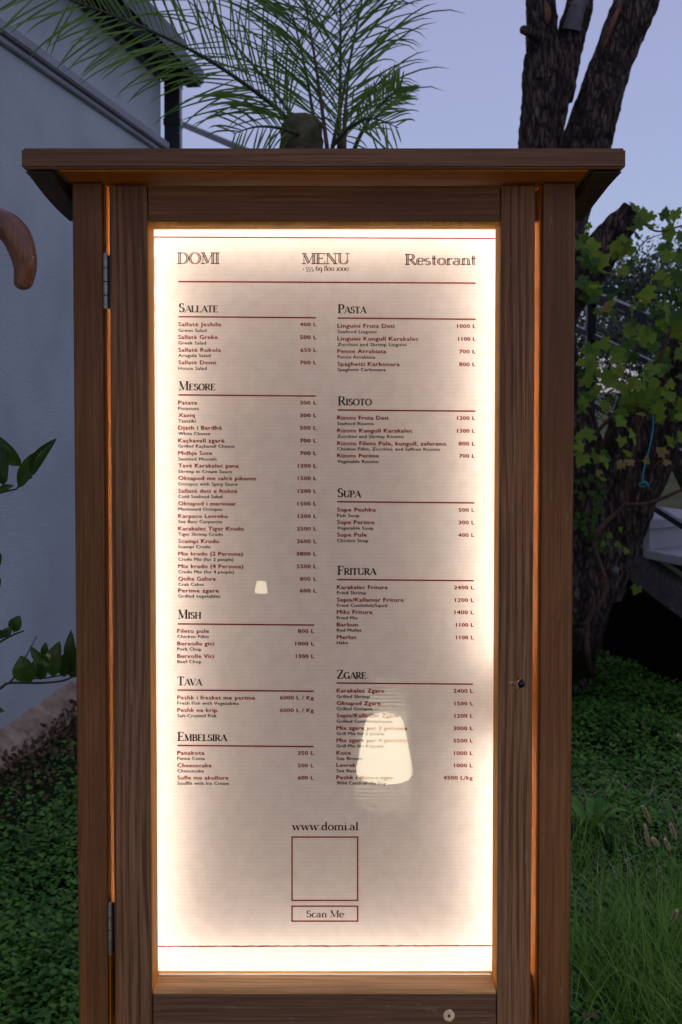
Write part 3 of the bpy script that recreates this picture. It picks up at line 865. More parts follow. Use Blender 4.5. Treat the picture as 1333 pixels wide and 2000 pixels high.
def frond(px_pts, nleaf, llen, name='frond', droop=.55, mat_rib='palm_rib', start=.12, spread=(1.0, 1.0), wid=.0048, rr=.0075, side_px=None, fwd=.75):
    sp = smooth_path([tuple(P(x, y, Yd)) for x, y, Yd in px_pts], 40)
    pts, fr = frames([Vector(q) for q in sp])
    bm = bmesh.new()
    add_tube(bm, pts, [rr * (1 - .85 * i / 39) for i in range(40)], 6)
    rib = bm_obj(name, bm, M[mat_rib], palm, True)
    V, Fc = [], []
    for q in range(nleaf):
        t = start + (1 - start) * (q + rng.uniform(-.3, .3)) / nleaf
        t = min(max(t, .02), .995)
        fi = t * 39; i = int(fi); i = min(i, 38)
        p = pts[i].lerp(pts[i + 1], fi - i)
        tan, n_, b_ = fr[i]
        for sd in (-1, 1):
            if rng.random() < .04: continue
            L = llen * (math.sin(math.pi * (.18 + .74 * t)) ** .6) * rng.uniform(.8, 1.12) * spread[0 if sd < 0 else 1]
            sidev = tan.cross(Vector((0, 1, 0)))
            sidev = sidev.normalized() if sidev.length > .1 else Vector((1, 0, 0))
            dirv = (tan * (fwd + rng.normal(0, .12)) + sidev * sd * rng.uniform(.6, 1.0) + Vector((0, rng.normal(0, .55), 0))).normalized()
            S = 8; dk = rng.uniform(.4, 1.5)
            c = p.copy(); d = dirv.copy()
            base = len(V)
            for k_ in range(S + 1):
                u = k_ / S
                w = wid * (math.sin(math.pi * (.12 + .80 * u)) ** .8) * (1 if u < 1 else .05)
                ws = d.cross(Vector((0, 1, .25)));
                ws = (ws.normalized() if ws.length > .05 else Vector((1, 0, 0)))
                fold = d.cross(ws).normalized() * (w * .5)
                V += [tuple(c + ws * w + fold), tuple(c), tuple(c - ws * w + fold)]
                c = c + d * (L / S)
                d = (d + Vector((0, 0, -droop * (.02 + .95 * u * u) * dk))).normalized()
            for k_ in range(S):
                a = base + 3 * k_
                Fc += [(a, a + 1, a + 4, a + 3), (a + 1, a + 2, a + 5, a + 4)]
    np_mesh('leaflets', V, Fc, M['palm'], rib)
    rib.data.name = 'frond'
    o = [c for c in COL.objects if c.parent == rib][-1]
    o['kind'] = 'stuff'
frond([(572, 250, 3.40), (545, 215, 3.38), (480, 165, 3.32), (400, 112, 3.25), (300, 62, 3.17), (200, 22, 3.1), (90, -14, 3.02), (-40, -30, 2.95)], 66, .32, droop=.30, start=.04, wid=.0031, rr=.010, fwd=.85)
frond([(590, 255, 3.44), (545, 190, 3.5), (480, 110, 3.55), (400, 30, 3.6), (300, -60, 3.65)], 20, .40, droop=.40, start=.12, fwd=.8, wid=.0028)
frond([(640, 290, 3.36), (628, 200, 3.36), (612, 90, 3.36), (594, -10, 3.36), (560, -200, 3.33)], 22, .48, droop=.40, mat_rib='palm_dry', fwd=.75, spread=(1, .8), wid=.0029)
frond([(663, 290, 3.38), (665, 180, 3.38), (666, 80, 3.38), (664, -20, 3.38), (650, -220, 3.4)], 34, .54, droop=.50, fwd=.75, start=.03, wid=.0032)
frond([(650, 290, 3.46), (668, 200, 3.48), (690, 90, 3.5), (710, -10, 3.52), (740, -180, 3.5)], 20, .54, droop=.55, fwd=.85, spread=(.6, 1.1), wid=.0029)
frond([(620, 270, 3.5), (600, 150, 3.55), (575, 40, 3.6), (530, -120, 3.65)], 18, .48, droop=.40, fwd=.8, wid=.0028)
frond([(672, 290, 3.35), (676, 210, 3.35), (684, 130, 3.35)], 10, .18, droop=.3, fwd=.9, mat_rib='palm_dry', wid=.003, rr=.010)
frond([(690, 300, 3.42), (706, 262, 3.41), (735, 215, 3.40), (765, 185, 3.40), (785, 168, 3.40)], 44, .12, droop=.08, fwd=.95, start=.25, wid=.0026, rr=.009)
frond([(585, 262, 3.33), (545, 250, 3.25), (500, 248, 3.15), (455, 262, 3.1)], 16, .16, droop=.5, fwd=.9, wid=.0028)
frond([(650, 285, 3.3), (690, 245, 3.2), (730, 232, 3.12), (780, 250, 3.05)], 16, .18, droop=.5, fwd=.9, wid=.0026)

# ================================================================== GRAPE VINE
def grape_leaf_mesh(seed, cup):
    r_ = random.Random(seed)
    lob = [(-90, .10), (-118, .50), (-150, .66), (-172, .52), (162, .86), (140, .60), (118, .78), (108, .80), (98, .95), (90, 1.10)]
    pts = []
    half = [(math.radians(a), d) for a, d in lob]
    left = [(d * math.cos(a), d * math.sin(a)) for a, d in half]
    right = [(-x, y) for x, y in left[1:-1]][::-1]
    outl = left + right
    out = []
    for i, (x, y) in enumerate(outl):
        x2, y2 = outl[(i + 1) % len(outl)]
        out.append((x * r_.uniform(.94, 1.06), y * r_.uniform(.94, 1.06)))
        mx_, my_ = (x + x2) / 2, (y + y2) / 2
        out.append((mx_ * r_.uniform(.86, .95), my_ * r_.uniform(.86, .95)))
    bm = bmesh.new()
    def zz(x, y):
        rr = math.hypot(x, y)
        return cup * rr * rr * .35 - .16 * abs(x) * (1 if cup > 0 else -1) * .6 + .06 * math.sin(6 * math.atan2(y, x) + seed) * rr
    c = bm.verts.new((0, 0, 0))
    inner = [bm.verts.new((x * .5, y * .5, zz(x * .5, y * .5) + .02 * ((i % 2) * 2 - 1))) for i, (x, y) in enumerate(out)]
    ring = [bm.verts.new((x, y, zz(x, y))) for x, y in out]
    k = len(ring)
    for i in range(k):
        bm.faces.new((c, inner[i], inner[(i + 1) % k]))
        bm.faces.new((inner[i], ring[i], ring[(i + 1) % k], inner[(i + 1) % k]))
    me = bpy.data.meshes.new('vine_leaf'); bm.to_mesh(me); bm.free()
    for p in me.polygons: p.use_smooth = True
    return me
vine = thing('grapevine', 'grapevine with lobed green leaves trailing over the leaning trunk', 'vine', G(1158, 1320))
vine_meshes = {}
for mname in ('vine', 'vine_dark', 'vine_yellow'):
    L_ = []
    for q in range(4):
        me = grape_leaf_mesh(q * 7 + 1, [.5, -.4, .2, -.7][q]); me.materials.append(M[mname]); L_.append(me)
    vine_meshes[mname] = L_
def vine_leaf(px, py, Y, size_px, mname='vine', up=None):
    me = random.choice(vine_meshes[mname])
    o = link('leaf', me, None, None)
    o.parent = vine
    s = size_px * .5 * Y / F
    facing = Vector((random.gauss(0, .75), -1 + random.gauss(0, .35), random.gauss(.5, .6))).normalized()
    q = facing.to_track_quat('Z', 'Y')
    loc = P(px, py, Y) - vine.location
    Mx = Matrix.Translation(loc) @ q.to_matrix().to_4x4() @ Matrix.Rotation(random.uniform(0, 2 * math.pi) if up is None else up, 4, 'Z') @ Matrix.Diagonal((s, s, s, 1))
    o.matrix_parent_inverse = Matrix()
    o.matrix_basis = Mx
    return o
def vdens(x, y):
    # how leafy each place of the vine is
    if y < 395: return 0
    d = 0.0
    if y < 560: d = 1.0 if x > 1235 - (y - 400) * .1 else (.5 if x > 1150 else .35)
    if 395 <= y < 425 and x < 1240: d = 0
    elif y < 800: d = 1.0 if x > 1135 else .7
    elif y < 900: d = .8 if x > 1130 else .4
    else: d = 0
    for hx, hy, hr in ((1262, 492, 36), (1180, 455, 30), (1255, 545, 24), (1320, 470, 16), (1205, 530, 14), (1262, 845, 34), (1300, 880, 40), (1300, 740, 18), (1155, 830, 26), (1180, 855, 20), (1290, 410, 15)):
        if math.hypot(x - hx, y - hy) < hr: d *= .08
    return d
cnt = 0
while cnt < 296:
    x, y = random.uniform(1128, 1440), random.uniform(395, 905)
    if random.random() < vdens(x, y):
        mn = 'vine' if random.random() < (.62 if y < 640 else .8) else 'vine_dark'  # more dark leaves higher up: their backlit look is put into the colour
        vine_leaf(x, y, random.uniform(3.9, 4.42) if y < 700 else random.uniform(3.85, 4.2), random.uniform(26, 60), mn)
        cnt += 1
for (x, y, s) in ((1305, 775, 52), (1288, 800, 40), (1235, 845, 52), (1215, 820, 44), (1180, 895, 44), (1175, 935, 28), (1200, 700, 46), (1310, 755, 36), (1245, 505, 34), (1300, 500, 44), (1310, 450, 50), (1275, 420, 34), (1320, 415, 48), (1165, 560, 40), (1158, 470, 26), (1150, 440, 22), (1200, 590, 34), (1330, 690, 40)):
    vine_leaf(x, y, 3.82, s, 'vine')
for (x, y, s) in ((1228, 903, 34), (1297, 885, 36), (1215, 905, 30), (1262, 898, 24), (1190, 600, 34), (1305, 905, 26), (1172, 925, 24)):
    vine_leaf(x, y, 3.84, s, 'vine_yellow')
for q in range(60):       # dark small leaves hugging the trunk
    x, y = random.uniform(1122, 1180), random.uniform(925, 1090)
    if x > 1150 + (1090 - y) * .35 + 6: continue
    vine_leaf(x + (y > 1040) * 25, y, 4.28, random.uniform(14, 28), 'vine_dark')
for (x, y, s) in ((1180, 1060, 22), (1205, 1062, 22), (1225, 1078, 24), (1212, 1035, 20), (1190, 1045, 20), (1245, 1148, 34)):
    vine_leaf(x, y, 4.25 if y < 1100 else 4.5, s, 'vine')
def vtube(pxs, r, name='cane', mat='cane', Y=4.2):
    pts = [P(p[0], p[1], p[2] if len(p) > 2 else Y) for p in pxs]
    n_ = max(12, len(pts) * 6)
    sp = smooth_path([tuple(p) for p in pts], n_)
    rad = [r * (1 - .35 * i / n_) * (1 + .25 * noise.noise(Vector((i * .9, 0, r * 100)))) for i in range(n_)]
    return tube(name, sp, rad, M[mat], vine, 8)
gz = G(1158, 1322)
vtube([(1158, 1322, gz.y), (1150, 1290, 4.45), (1147, 1230, 4.35), (1155, 1200, 4.33), (1178, 1170, 4.31), (1182, 1130, 4.29), (1170, 1095, 4.27), (1162, 1065, 4.24), (1172, 1035, 4.22), (1195, 1010, 4.22), (1222, 985, 4.24), (1225, 950, 4.22), (1240, 880, 4.2), (1245, 820, 4.16), (1262, 760, 4.15), (1290, 700, 4.1), (1310, 640, 4.1)], .0125)
vtube([(1205, 1003, 4.22), (1228, 986, 4.18), (1262, 984, 4.14), (1298, 972, 4.1), (1320, 962, 4.08), (1345, 952, 4.06)], .0095)
vtube([(1232, 960, 4.2), (1229, 925, 4.16), (1234, 890, 4.12), (1246, 850, 4.1), (1262, 800, 4.1), (1290, 760, 4.1)], .006)
vtube([(1280, 980, 4.12), (1274, 960, 4.12), (1262, 945, 4.12)], .004)
vtube([(1240, 412, 4.3), (1262, 440, 4.1), (1290, 452, 4.0), (1335, 440, 3.9)], .005)
vtube([(1212, 545, 4.2), (1240, 500, 4.1), (1262, 470, 4.0), (1300, 455, 3.95)], .0028)
vtube([(1160, 850, 4.4), (1195, 815, 4.35), (1235, 770, 4.3), (1280, 720, 4.2)], .010)
vtube([(1170, 880, 4.45), (1200, 835, 4.4), (1240, 800, 4.3)], .010)
bs = thing('blue_string', 'turquoise string tied round a vine cane on the leaning trunk', 'string', P(1260, 945, 4.05))
sp = smooth_path([tuple(P(x, y, 4.06)) for x, y in ((1276, 760), (1277, 800), (1276, 840), (1268, 880), (1258, 920), (1256, 942))], 24)
tube('strand', sp, .0032, M['string'], bs, 6)
sp = smooth_path([tuple(P(x, y, d)) for x, y, d in ((1250, 946, 4.05), (1257, 940, 4.03), (1266, 944, 4.04), (1262, 950, 4.1), (1252, 950, 4.1), (1250, 946, 4.05), (1262, 943, 4.03), (1268, 950, 4.04))], 30)
tube('knot', sp, .0034, M['string'], bs, 6)

# ================================================================== CITRUS SHRUB (left, in front of the wall)
cit = thing('citrus_shrub', 'citrus twigs with pointed green leaves reaching in from the left edge', 'shrub', (P(-160, 1400, 1.62).x, 1.62, 0))
def ctube(pxs, r0, r1, Y=1.62):
    pts = [P(p[0], p[1], p[2] if len(p) > 2 else Y) for p in pxs]
    n_ = len(pts) * 5
    sp = smooth_path([tuple(p) for p in pts], n_)
    return tube('twig', sp, list(np.linspace(r0, r1, n_)), M['twig'], cit, 8)
stem_x = P(-160, 1400, 1.62).x
sp = smooth_path([(stem_x, 1.62, -.03), (stem_x - .01, 1.63, .5), (stem_x + .012, 1.62, 1.0), (stem_x, 1.61, 1.45), (stem_x - .02, 1.6, 1.7)], 30)
tube('stem', sp, list(np.linspace(.011, .004, 30)), M['twig'], cit, 10)
ctube([(-160, 1090), (-60, 985), (0, 963), (34, 955)], .003, .0014)
ctube([(33, 955), (45, 942), (64, 932)], .0013, .0014)
ctube([(-160, 1380), (-60, 1300), (-5, 1258), (25, 1241), (48, 1232)], .0028, .0011)
ctube([(-160, 1450), (-60, 1375), (0, 1345), (20, 1334), (80, 1334), (125, 1329), (156, 1315)], .003, .0012)
ctube([(20, 1334), (30, 1320), (50, 1285), (73, 1242)], .002, .0007)
ctube([(28, 1323), (80, 1325), (120, 1319), (160, 1312)], .0015, .0009)
ctube([(28, 1236), (28, 1226), (32, 1220)], .0007, .0006)
def citrus_leaf(bx, by, tx, ty, wpx, Y=1.62, fold=.35, tilt=0.0):
    a, b_ = P(bx, by, Y), P(tx, ty, Y + tilt)
    ax = b_ - a; L = ax.length; ax.normalize()
    side = ax.cross(Vector((0, 1, 0))).normalized()
    up = side.cross(ax).normalized()
    w = wpx * .5 * Y / F
    bm = bmesh.new(); rows = []
    S = 9
    for i in range(S + 1):
        t = i / S
        ww = w * (math.sin(math.pi * t ** .85) ** .8 if 0 < t < 1 else 0) + .0003
        c = a + ax * (L * t) + up * (-.10 * L * math.sin(math.pi * t)) + side * (.05 * L * math.sin(math.pi * t))
        wv = .06 * w * math.sin(t * 17)
        rows.append([bm.verts.new(c + side * ww * k_ - up * (abs(k_) * ww * fold) + up * wv * abs(k_)) for k_ in (-1, -.5, 0, .5, 1)])
    for u, v in zip(rows, rows[1:]):
        for k_ in range(4): bm.faces.new((u[k_], u[k_ + 1], v[k_ + 1], v[k_]))
    bm_obj('leaf', bm, M['citrus'], cit, True)
for L_ in ((37, 953, 95, 872, 30, 1.62, .3), (62, 930, 112, 856, 24, 1.615, .9), (42, 910, -6, 850, 34, 1.63, .2), (3, 862, 28, 884, 12, 1.6, .5), (8, 948, 6, 862, 38, 1.625, .3), (-2, 958, 28, 948, 12, 1.61, .4),
           (-10, 1110, 3, 1080, 22, 1.62, .3), (-10, 1150, 2, 1128, 20, 1.62, .3), (28, 1234, 40, 1202, 26, 1.62, .2), (10, 1245, 24, 1224, 18, 1.61, .3), (12, 1244, -8, 1228, 18, 1.63, .3),
           (62, 1332, 42, 1280, 46, 1.60, .15), (80, 1328, 88, 1272, 34, 1.63, .3), (104, 1322, 118, 1252, 34, 1.61, .35), (98, 1296, 60, 1262, 20, 1.60, .4), (126, 1322, 132, 1272, 26, 1.63, .4), (152, 1316, 140, 1230, 26, 1.64, .3), (92, 1285, 90, 1254, 16, 1.64, .2), (140, 1324, 160, 1282, 26, 1.63, .3)):
    citrus_leaf(*L_)
for q in range(26):     # the shrub's own leaves beyond the left edge
    x, y = random.uniform(-300, -60), random.uniform(760, 1480)
    a = random.uniform(-.6, 3.6)
    citrus_leaf(x, y, x + 80 * math.cos(a), y - 80 * math.sin(a), 32, random.uniform(1.56, 1.7), .3, random.uniform(-.03, .03))

# ================================================================== WOODEN HOOK
hk = thing('wooden_crook', 'thick glossy brown wooden crook curving in beside the left post', 'crook', (P(-95, 1000, 1.27).x, 1.27, 0))
HY = 1.27
hp = [(-98, 640, 25), (-97, 560, 25), (-88, 490, 26), (-60, 448, 27), (-25, 434, 27), (5, 437, 27.5), (30, 458, 28), (45, 492, 26), (50, 522, 22), (47.5, 545, 19), (45.5, 555, 17.5), (44.5, 562, 13), (44, 566, 5)]
raw = [(*P(x, y, HY), w * HY / F) for x, y, w in hp]
b0 = raw[0]
raw = [(b0[0], HY, -0.02, .014), (b0[0], HY, .5, .015), (b0[0], HY, 1.0, .016), (b0[0], HY, 1.35, .0163)] + raw
sp = smooth_path(raw, 150)
pts, fr = frames([Vector(q[:3]) for q in sp])
V, Fc = [], []
K = 28
for i, (p, (t, n_, b_)) in enumerate(zip(pts, fr)):
    for j in range(K):
        a = 2 * math.pi * j / K
        r = sp[i][3] * (1 + .035 * noise.noise(Vector((math.cos(a) * 2, math.sin(a) * 2, i * .08))) - .07 * max(0, math.cos(a - .95)) ** 24)
        V.append(tuple(p + (n_ * math.cos(a) + b_ * math.sin(a)) * r))
for i in range(len(pts) - 1):
    for j in range(K): Fc.append((i * K + j, i * K + (j + 1) % K, (i + 1) * K + (j + 1) % K, (i + 1) * K + j))
np_mesh('handle', V, Fc, M['hook'], hk, True)

# ================================================================== MENU CASE
Y0 = 1.42
YP = 1.476          # the printed sheet
case = thing('menu_case', 'lit wooden menu display case with glazed door and overhanging roof board', 'display case', (P(633, 900, Y0).x, Y0 + .08, 0))
def X0(px, py=355, Y=Y0): return P(px, py, Y).x
def Z0(py, Y=Y0): return P(667, py, Y).z
YB = 1.575
xl0, xl1 = X0(142), X0(200)        # left post
xr0, xr1 = X0(1062), X0(1125)      # right post
dl0, dl1 = X0(214), X0(288)        # hinge stile
dr0, dr1 = X0(980), X0(1047)       # lock stile
zt = Z0(357)
# roof board: front edge high, falling to the back
Yf = 1.36
zf0, zf1 = Z0(328, Yf), Z0(288.5, Yf)
rx0, rx1 = X0(42, 300, Yf), X0(1223.5, 300, Yf)
slope = 0.060
bm = bmesh.new()
Yr = 1.60
vs = [bm.verts.new(c) for c in ((rx0, Yf, zf0), (rx1, Yf, zf0), (rx1, Yr, zf0 - slope * (Yr - Yf)), (rx0, Yr, zf0 - slope * (Yr - Yf)),
                                (rx0, Yf, zf1), (rx1, Yf, zf1), (rx1, Yr, zf1 - slope * (Yr - Yf)), (rx0, Yr, zf1 - slope * (Yr - Yf)))]
for f in ((3, 2, 1, 0), (4, 5, 6, 7), (0, 1, 5, 4), (1, 2, 6, 5), (2, 3, 7, 6), (3, 0, 4, 7)): bm.faces.new([vs[i] for i in f])
bmesh.ops.bevel(bm, geom=list(bm.edges), offset=.0028, segments=2, affect='EDGES')
roof = bm_obj('roof_board', bm, M['roof'], case)
def under(Y): return zf0 - slope * (Y - Yf)
# orange varnished lining under the board, proud of it
bm = bmesh.new()
vs = []
for Yq in (Yf + .006, Yr - .004):
    for xq in (rx0 + .05, rx1 - .05):
        vs.append(bm.verts.new((xq, Yq, under(Yq) - .0005))); vs.append(bm.verts.new((xq, Yq, under(Yq) - .003)))
bm.faces.new((vs[0], vs[4], vs[6], vs[2])); bm.faces.new((vs[1], vs[3], vs[7], vs[5]))
bm.faces.new((vs[0], vs[2], vs[3], vs[1])); bm.faces.new((vs[4], vs[5], vs[7], vs[6]))
bm.faces.new((vs[0], vs[1], vs[5], vs[4])); bm.faces.new((vs[2], vs[6], vs[7], vs[3]))
bmesh.ops.recalc_face_normals(bm, faces=bm.faces)
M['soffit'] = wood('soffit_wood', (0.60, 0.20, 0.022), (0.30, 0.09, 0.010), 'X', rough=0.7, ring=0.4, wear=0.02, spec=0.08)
bm_obj('soffit', bm, M['soffit'], case)
# side battens under the overhang
for sx, w0, w1, prof in ((1, rx1 - .042, rx1 - .0030, False), (-1, rx0 + .0030, rx0 + .042, True)):
    bm = bmesh.new()
    ya, yb = Yf + .006, Yr - .02
    rows = []
    for i in range(9):
        t = i / 8
        Yq = ya + (yb - ya) * t
        th = .0045 + .017 * t + (.005 * math.sin(math.pi * t) if prof else 0)
        rows.append([bm.verts.new(c) for c in ((w0, Yq, under(Yq) - .0035), (w1, Yq, under(Yq) - .0035), (w1 - .004, Yq, under(Yq) - th), (w0 + .003, Yq, under(Yq) - th))])
    for a, b_ in zip(rows, rows[1:]):
        for q in range(4): bm.faces.new((a[q], a[(q + 1) % 4], b_[(q + 1) % 4], b_[q]))
    bm.faces.new(rows[0][::-1]); bm.faces.new(rows[-1])
    bmesh.ops.recalc_face_normals(bm, faces=bm.faces)
    bm_obj('batten', bm, M['batten'], case)
# posts run to the ground
def post(x0, x1, name='post'):
    bm = bmesh.new()
    add_box(bm, x0, x1, Y0 - .001, Y0 + .044, -.02, zt, .0022, 3)
    return bm_obj(name, bm, M['post'], case)
post(xl0, xl1); post(xr0, xr1)
zfloor = Z0(1945, 1.47)
# inner faces of the posts, varnished orange (lining boards)
box('inner_lining', xl1 - .0005, xl1 + .0016, Y0 + .012, YB - .02, zfloor - .25, zt - .001, M['inner'], case, 0)
box('inner_lining', xr0 - .0016, xr0 + .0005, Y0 + .012, YB - .02, zfloor - .25, zt - .001, M['inner'], case, 0)
box('side_panel', xl0 + .004, xl1 - .001, Y0 + .045, YB, .35, zt - .001, M['post'], case)
box('side_panel', xr0 + .001, xr1 - .004, Y0 + .045, YB, .35, zt - .001, M['post'], case)
box('back_panel', xl0 + .004, xr1 - .004, YB + .0005, YB + .012, .35, zt - .004, M['back'], case)
box('case_floor', xl1 + .002, xr0 - .002, Y0 + .045, YB - .001, zfloor - .016, zfloor - .004, M['inner'], case)
box('case_bottom', xl1 + .001, xr0 - .001, Y0 + .01, YB - .001, .40, .42, M['post'], case)
# added blockers behind the gaps, stopping the light from leaking out there
box('gap_blocker', xl1 + .0022, dl0 + .003, Y0 + .0355, Y0 + .050, .43, Z0(1862), M['post'], case, 0)
box('gap_blocker', dr1 - .003, xr0 - .0022, Y0 + .0355, Y0 + .050, .43, Z0(1932), M['post'], case, 0)
box('gap_blocker', dr1 - .003, xr0 - .0022, Y0 + .0355, Y0 + .050, Z0(425), Z0(364), M['post'], case, 0)
# ---- door
zd1 = Z0(362.5)
zb1 = Z0(1940); zb0 = Z0(2011)
zt0 = Z0(432)
YDB = Y0 + .034
door = bpy.data.objects.new('door', None); COL.objects.link(door); door.parent = case; door.location = Vector((dl0, Y0 + .02, zb0)) - case.location
def stile(x0, x1, hole=None):
    bm = bmesh.new()
    add_box(bm, x0, x1, Y0, YDB, zb0, zd1, .0018, 3)
    o = bm_obj('stile', bm, M['stile'], door)
    if hole:
        hx, hz, hr = hole
        bm = bmesh.new()
        bmesh.ops.create_cone(bm, cap_ends=True, segments=24, radius1=hr, radius2=hr, depth=.2)
        bmesh.ops.rotate(bm, verts=bm.verts, cent=(0, 0, 0), matrix=Matrix.Rotation(R(90), 3, 'X'))
        bmesh.ops.translate(bm, verts=bm.verts, vec=(hx, Y0 + .02, hz))
        me = bpy.data.meshes.new('cut'); bm.to_mesh(me); bm.free()
        cut = bpy.data.objects.new('cut', me); COL.objects.link(cut)
        md = o.modifiers.new('bore', 'BOOLEAN'); md.object = cut; md.solver = 'EXACT'
        dg = bpy.context.evaluated_depsgraph_get()
        me2 = bpy.data.meshes.new_from_object(o.evaluated_get(dg))
        o.modifiers.clear(); o.data = me2
        bpy.data.objects.remove(cut)
    return o
stile(dl0, dl1)
hx, hz = P(1013.5, 1334.5, Y0).x, P(1013.5, 1334.5, Y0).z
stile(dr0, dr1, (hx, hz, .0082))
box('rail', dl1 + .0012, dr0 - .0012, Y0 + .001, YDB, zt0, zd1, M['rail'], door, .0014)
box('rail', dl1 + .0014, dr0 - .0014, Y0 + .0012, YDB, zb0, zb1, M['worn_rail'], door, .0016)
# moulding round the opening: a quirk line then a rounded bead stepping back to the glass
def moulding(a, b_, inward, mat, nm='moulding', k_in=.22):
    a, b_, inward = Vector(a), Vector(b_), Vector(inward)
    prof = [(-.0022, .0015), (-.0012, .0022), (-.0004, .0060), (.0006, .0036), (.0024, .0036), (.0040, .0060), (.0048, .0105), (.0050, .0160), (.0050, .0450), (-.0022, .0450)]
    bm = bmesh.new(); rows = []
    for p, sgn in ((a, 1), (b_, -1)):
        rows.append([bm.verts.new(p + inward * (u * (k_in if u > 0 else 1)) + Vector((0, v, 0))) for u, v in prof])
    n_ = len(prof)
    for i in range(n_): bm.faces.new((rows[0][i], rows[0][(i + 1) % n_], rows[1][(i + 1) % n_], rows[1][i]))
    bm.faces.new(rows[0]); bm.faces.new(rows[1][::-1])
    bmesh.ops.recalc_face_normals(bm, faces=bm.faces)
    o = bm_obj(nm, bm, mat, door)
    return o
zo1, zo0 = zt0 + .0005, zb1 - .0008
moulding((dl1, Y0, zo0 - .002), (dl1, Y0, zo1 + .002), (1, 0, 0), M['bead'])
moulding((dr0, Y0, zo0 - .002), (dr0, Y0, zo1 + .002), (-1, 0, 0), M['bead'])
moulding((dl1 + .0018, Y0, zo1), (dr0 - .0018, Y0, zo1), (0, 0, -1), M['bead'], k_in=1.0)
# weathered lip along the bottom, its sloping top catching the light
bm = bmesh.new(); rows = []
prof = [(-.002, .0030), (-.0008, .0008), (.0018, .0004), (.0040, .0030), (.0048, .0075), (.0044, .0140), (.0030, .0200), (.0030, .0520), (-.002, .0520)]
for xq in (dl1 + .0022, dr0 - .0022):
    rows.append([bm.verts.new((xq, Y0 + v, zo0 + u)) for u, v in prof])
n_ = len(prof)
for i in range(n_): bm.faces.new((rows[0][i], rows[0][(i + 1) % n_], rows[1][(i + 1) % n_], rows[1][i]))
bm.faces.new(rows[0]); bm.faces.new(rows[1][::-1])
bmesh.ops.recalc_face_normals(bm, faces=bm.faces)
bm_obj('sill', bm, M['sill'], door)
box('glass_pane', dl1 + .0035, dr0 - .0035, 1.4615, 1.4645, zo0 + .0034, zo1 - .004, M['glass'], door, 0)
# plug of pale filler on the bottom rail
c = P(878, 1984, Y0)
bm = bmesh.new()
V = [bm.verts.new((c.x, Y0 + .0004, c.z))]
for rr_, yy in ((.0022, -.0004), (.0055, -.0012), (.0082, 0.0006)):
    V += [bm.verts.new((c.x + rr_ * math.cos(2 * math.pi * j / 18) * (1 + .04 * math.sin(j * 2.3)), Y0 + yy, c.z + 1.12 * rr_ * math.sin(2 * math.pi * j / 18) * (1 + .04 * math.cos(j * 1.7)))) for j in range(18)]
for j in range(18):
    bm.faces.new((V[0], V[1 + j], V[1 + (j + 1) % 18]))
    for q in (0, 1): bm.faces.new((V[1 + 18 * q + j], V[19 + 18 * q + j], V[19 + 18 * q + (j + 1) % 18], V[1 + 18 * q + (j + 1) % 18]))
bmesh.ops.recalc_face_normals(bm, faces=bm.faces)
bm_obj('filler_plug', bm, plain('pale_filler', (0.85, 0.66, 0.42), 0.8, 0, .3, 200), door, True)
bm = bmesh.new()
bmesh.ops.create_icosphere(bm, subdivisions=2, radius=.0022, matrix=Matrix.Translation((c.x, Y0 - .0002, c.z)) @ Matrix.Diagonal((1, .5, 1.1, 1)))
bm_obj('screw', bm, M['steel_dark'], door, True)
# lock: barrel in the bored hole with a small worn dent beside it
bm = bmesh.new()
bmesh.ops.create_cone(bm, cap_ends=True, segments=20, radius1=.0045, radius2=.0050, depth=.012, matrix=Matrix.Translation((hx + .0048, Y0 + .006, hz - .002)) @ Matrix.Rotation(R(90), 4, 'X'))
bmesh.ops.bevel(bm, geom=list(bm.edges), offset=.0006, segments=2, affect='EDGES')
bm_obj('lock_barrel', bm, M['steel_dark'], door, True)
bm = bmesh.new()
bmesh.ops.create_icosphere(bm, subdivisions=2, radius=.0048, matrix=Matrix.Translation((hx - .0098, Y0 + .0012, hz + .001)) @ Matrix.Diagonal((1, .45, .62, 1)))
bm_obj('latch_stud', bm, M['steel'], door, True)
box('latch_plate', hx - .006, hx + .012, YDB + .012, YDB + .014, hz - .012, hz + .013, M['inner'], door, 0)
# hinges
def hinge(pxc, py0, py1, dark):
    z1, z0 = P(pxc, py0, Y0).z, P(pxc, py1, Y0).z
    xc = P(pxc, (py0 + py1) / 2, Y0 - .002).x
    hroot = None
    bm = bmesh.new()
    add_box(bm, xl1 + .0008, dl0 - .0008, Y0 + .004, Y0 + .006, z0 + .001, z1 - .001)
    hroot = bm_obj('hinge', bm, M['steel'], case)
    hroot.data.materials[0] = M['steel_dark']
    nk = 4
    L = (z1 - z0) / nk
    for q in range(nk):
        bm = bmesh.new()
        bmesh.ops.create_cone(bm, cap_ends=True, segments=18, radius1=.0036, radius2=.0036, depth=L - .0011, matrix=Matrix.Translation((xc, Y0 - .0005, z0 + L * (q + .5))))
        bmesh.ops.bevel(bm, geom=[e for e in bm.edges if abs(e.verts[0].co.z - e.verts[1].co.z) < 1e-5], offset=.0005, segments=2, affect='EDGES')
        bm_obj('knuckle', bm, M['steel'], hroot, False)
    bm = bmesh.new()
    bmesh.ops.create_icosphere(bm, subdivisions=2, radius=.0031, matrix=Matrix.Translation((xc, Y0 - .0005, z1)))
    bm_obj('pin', bm, M['steel'], hroot, True)
hinge(206.5, 497, 604, False)
hinge(215, 1765, 1864, True)
M['light_shield'] = plain('strip_shield', (0.30, 0.24, 0.18), 0.6)
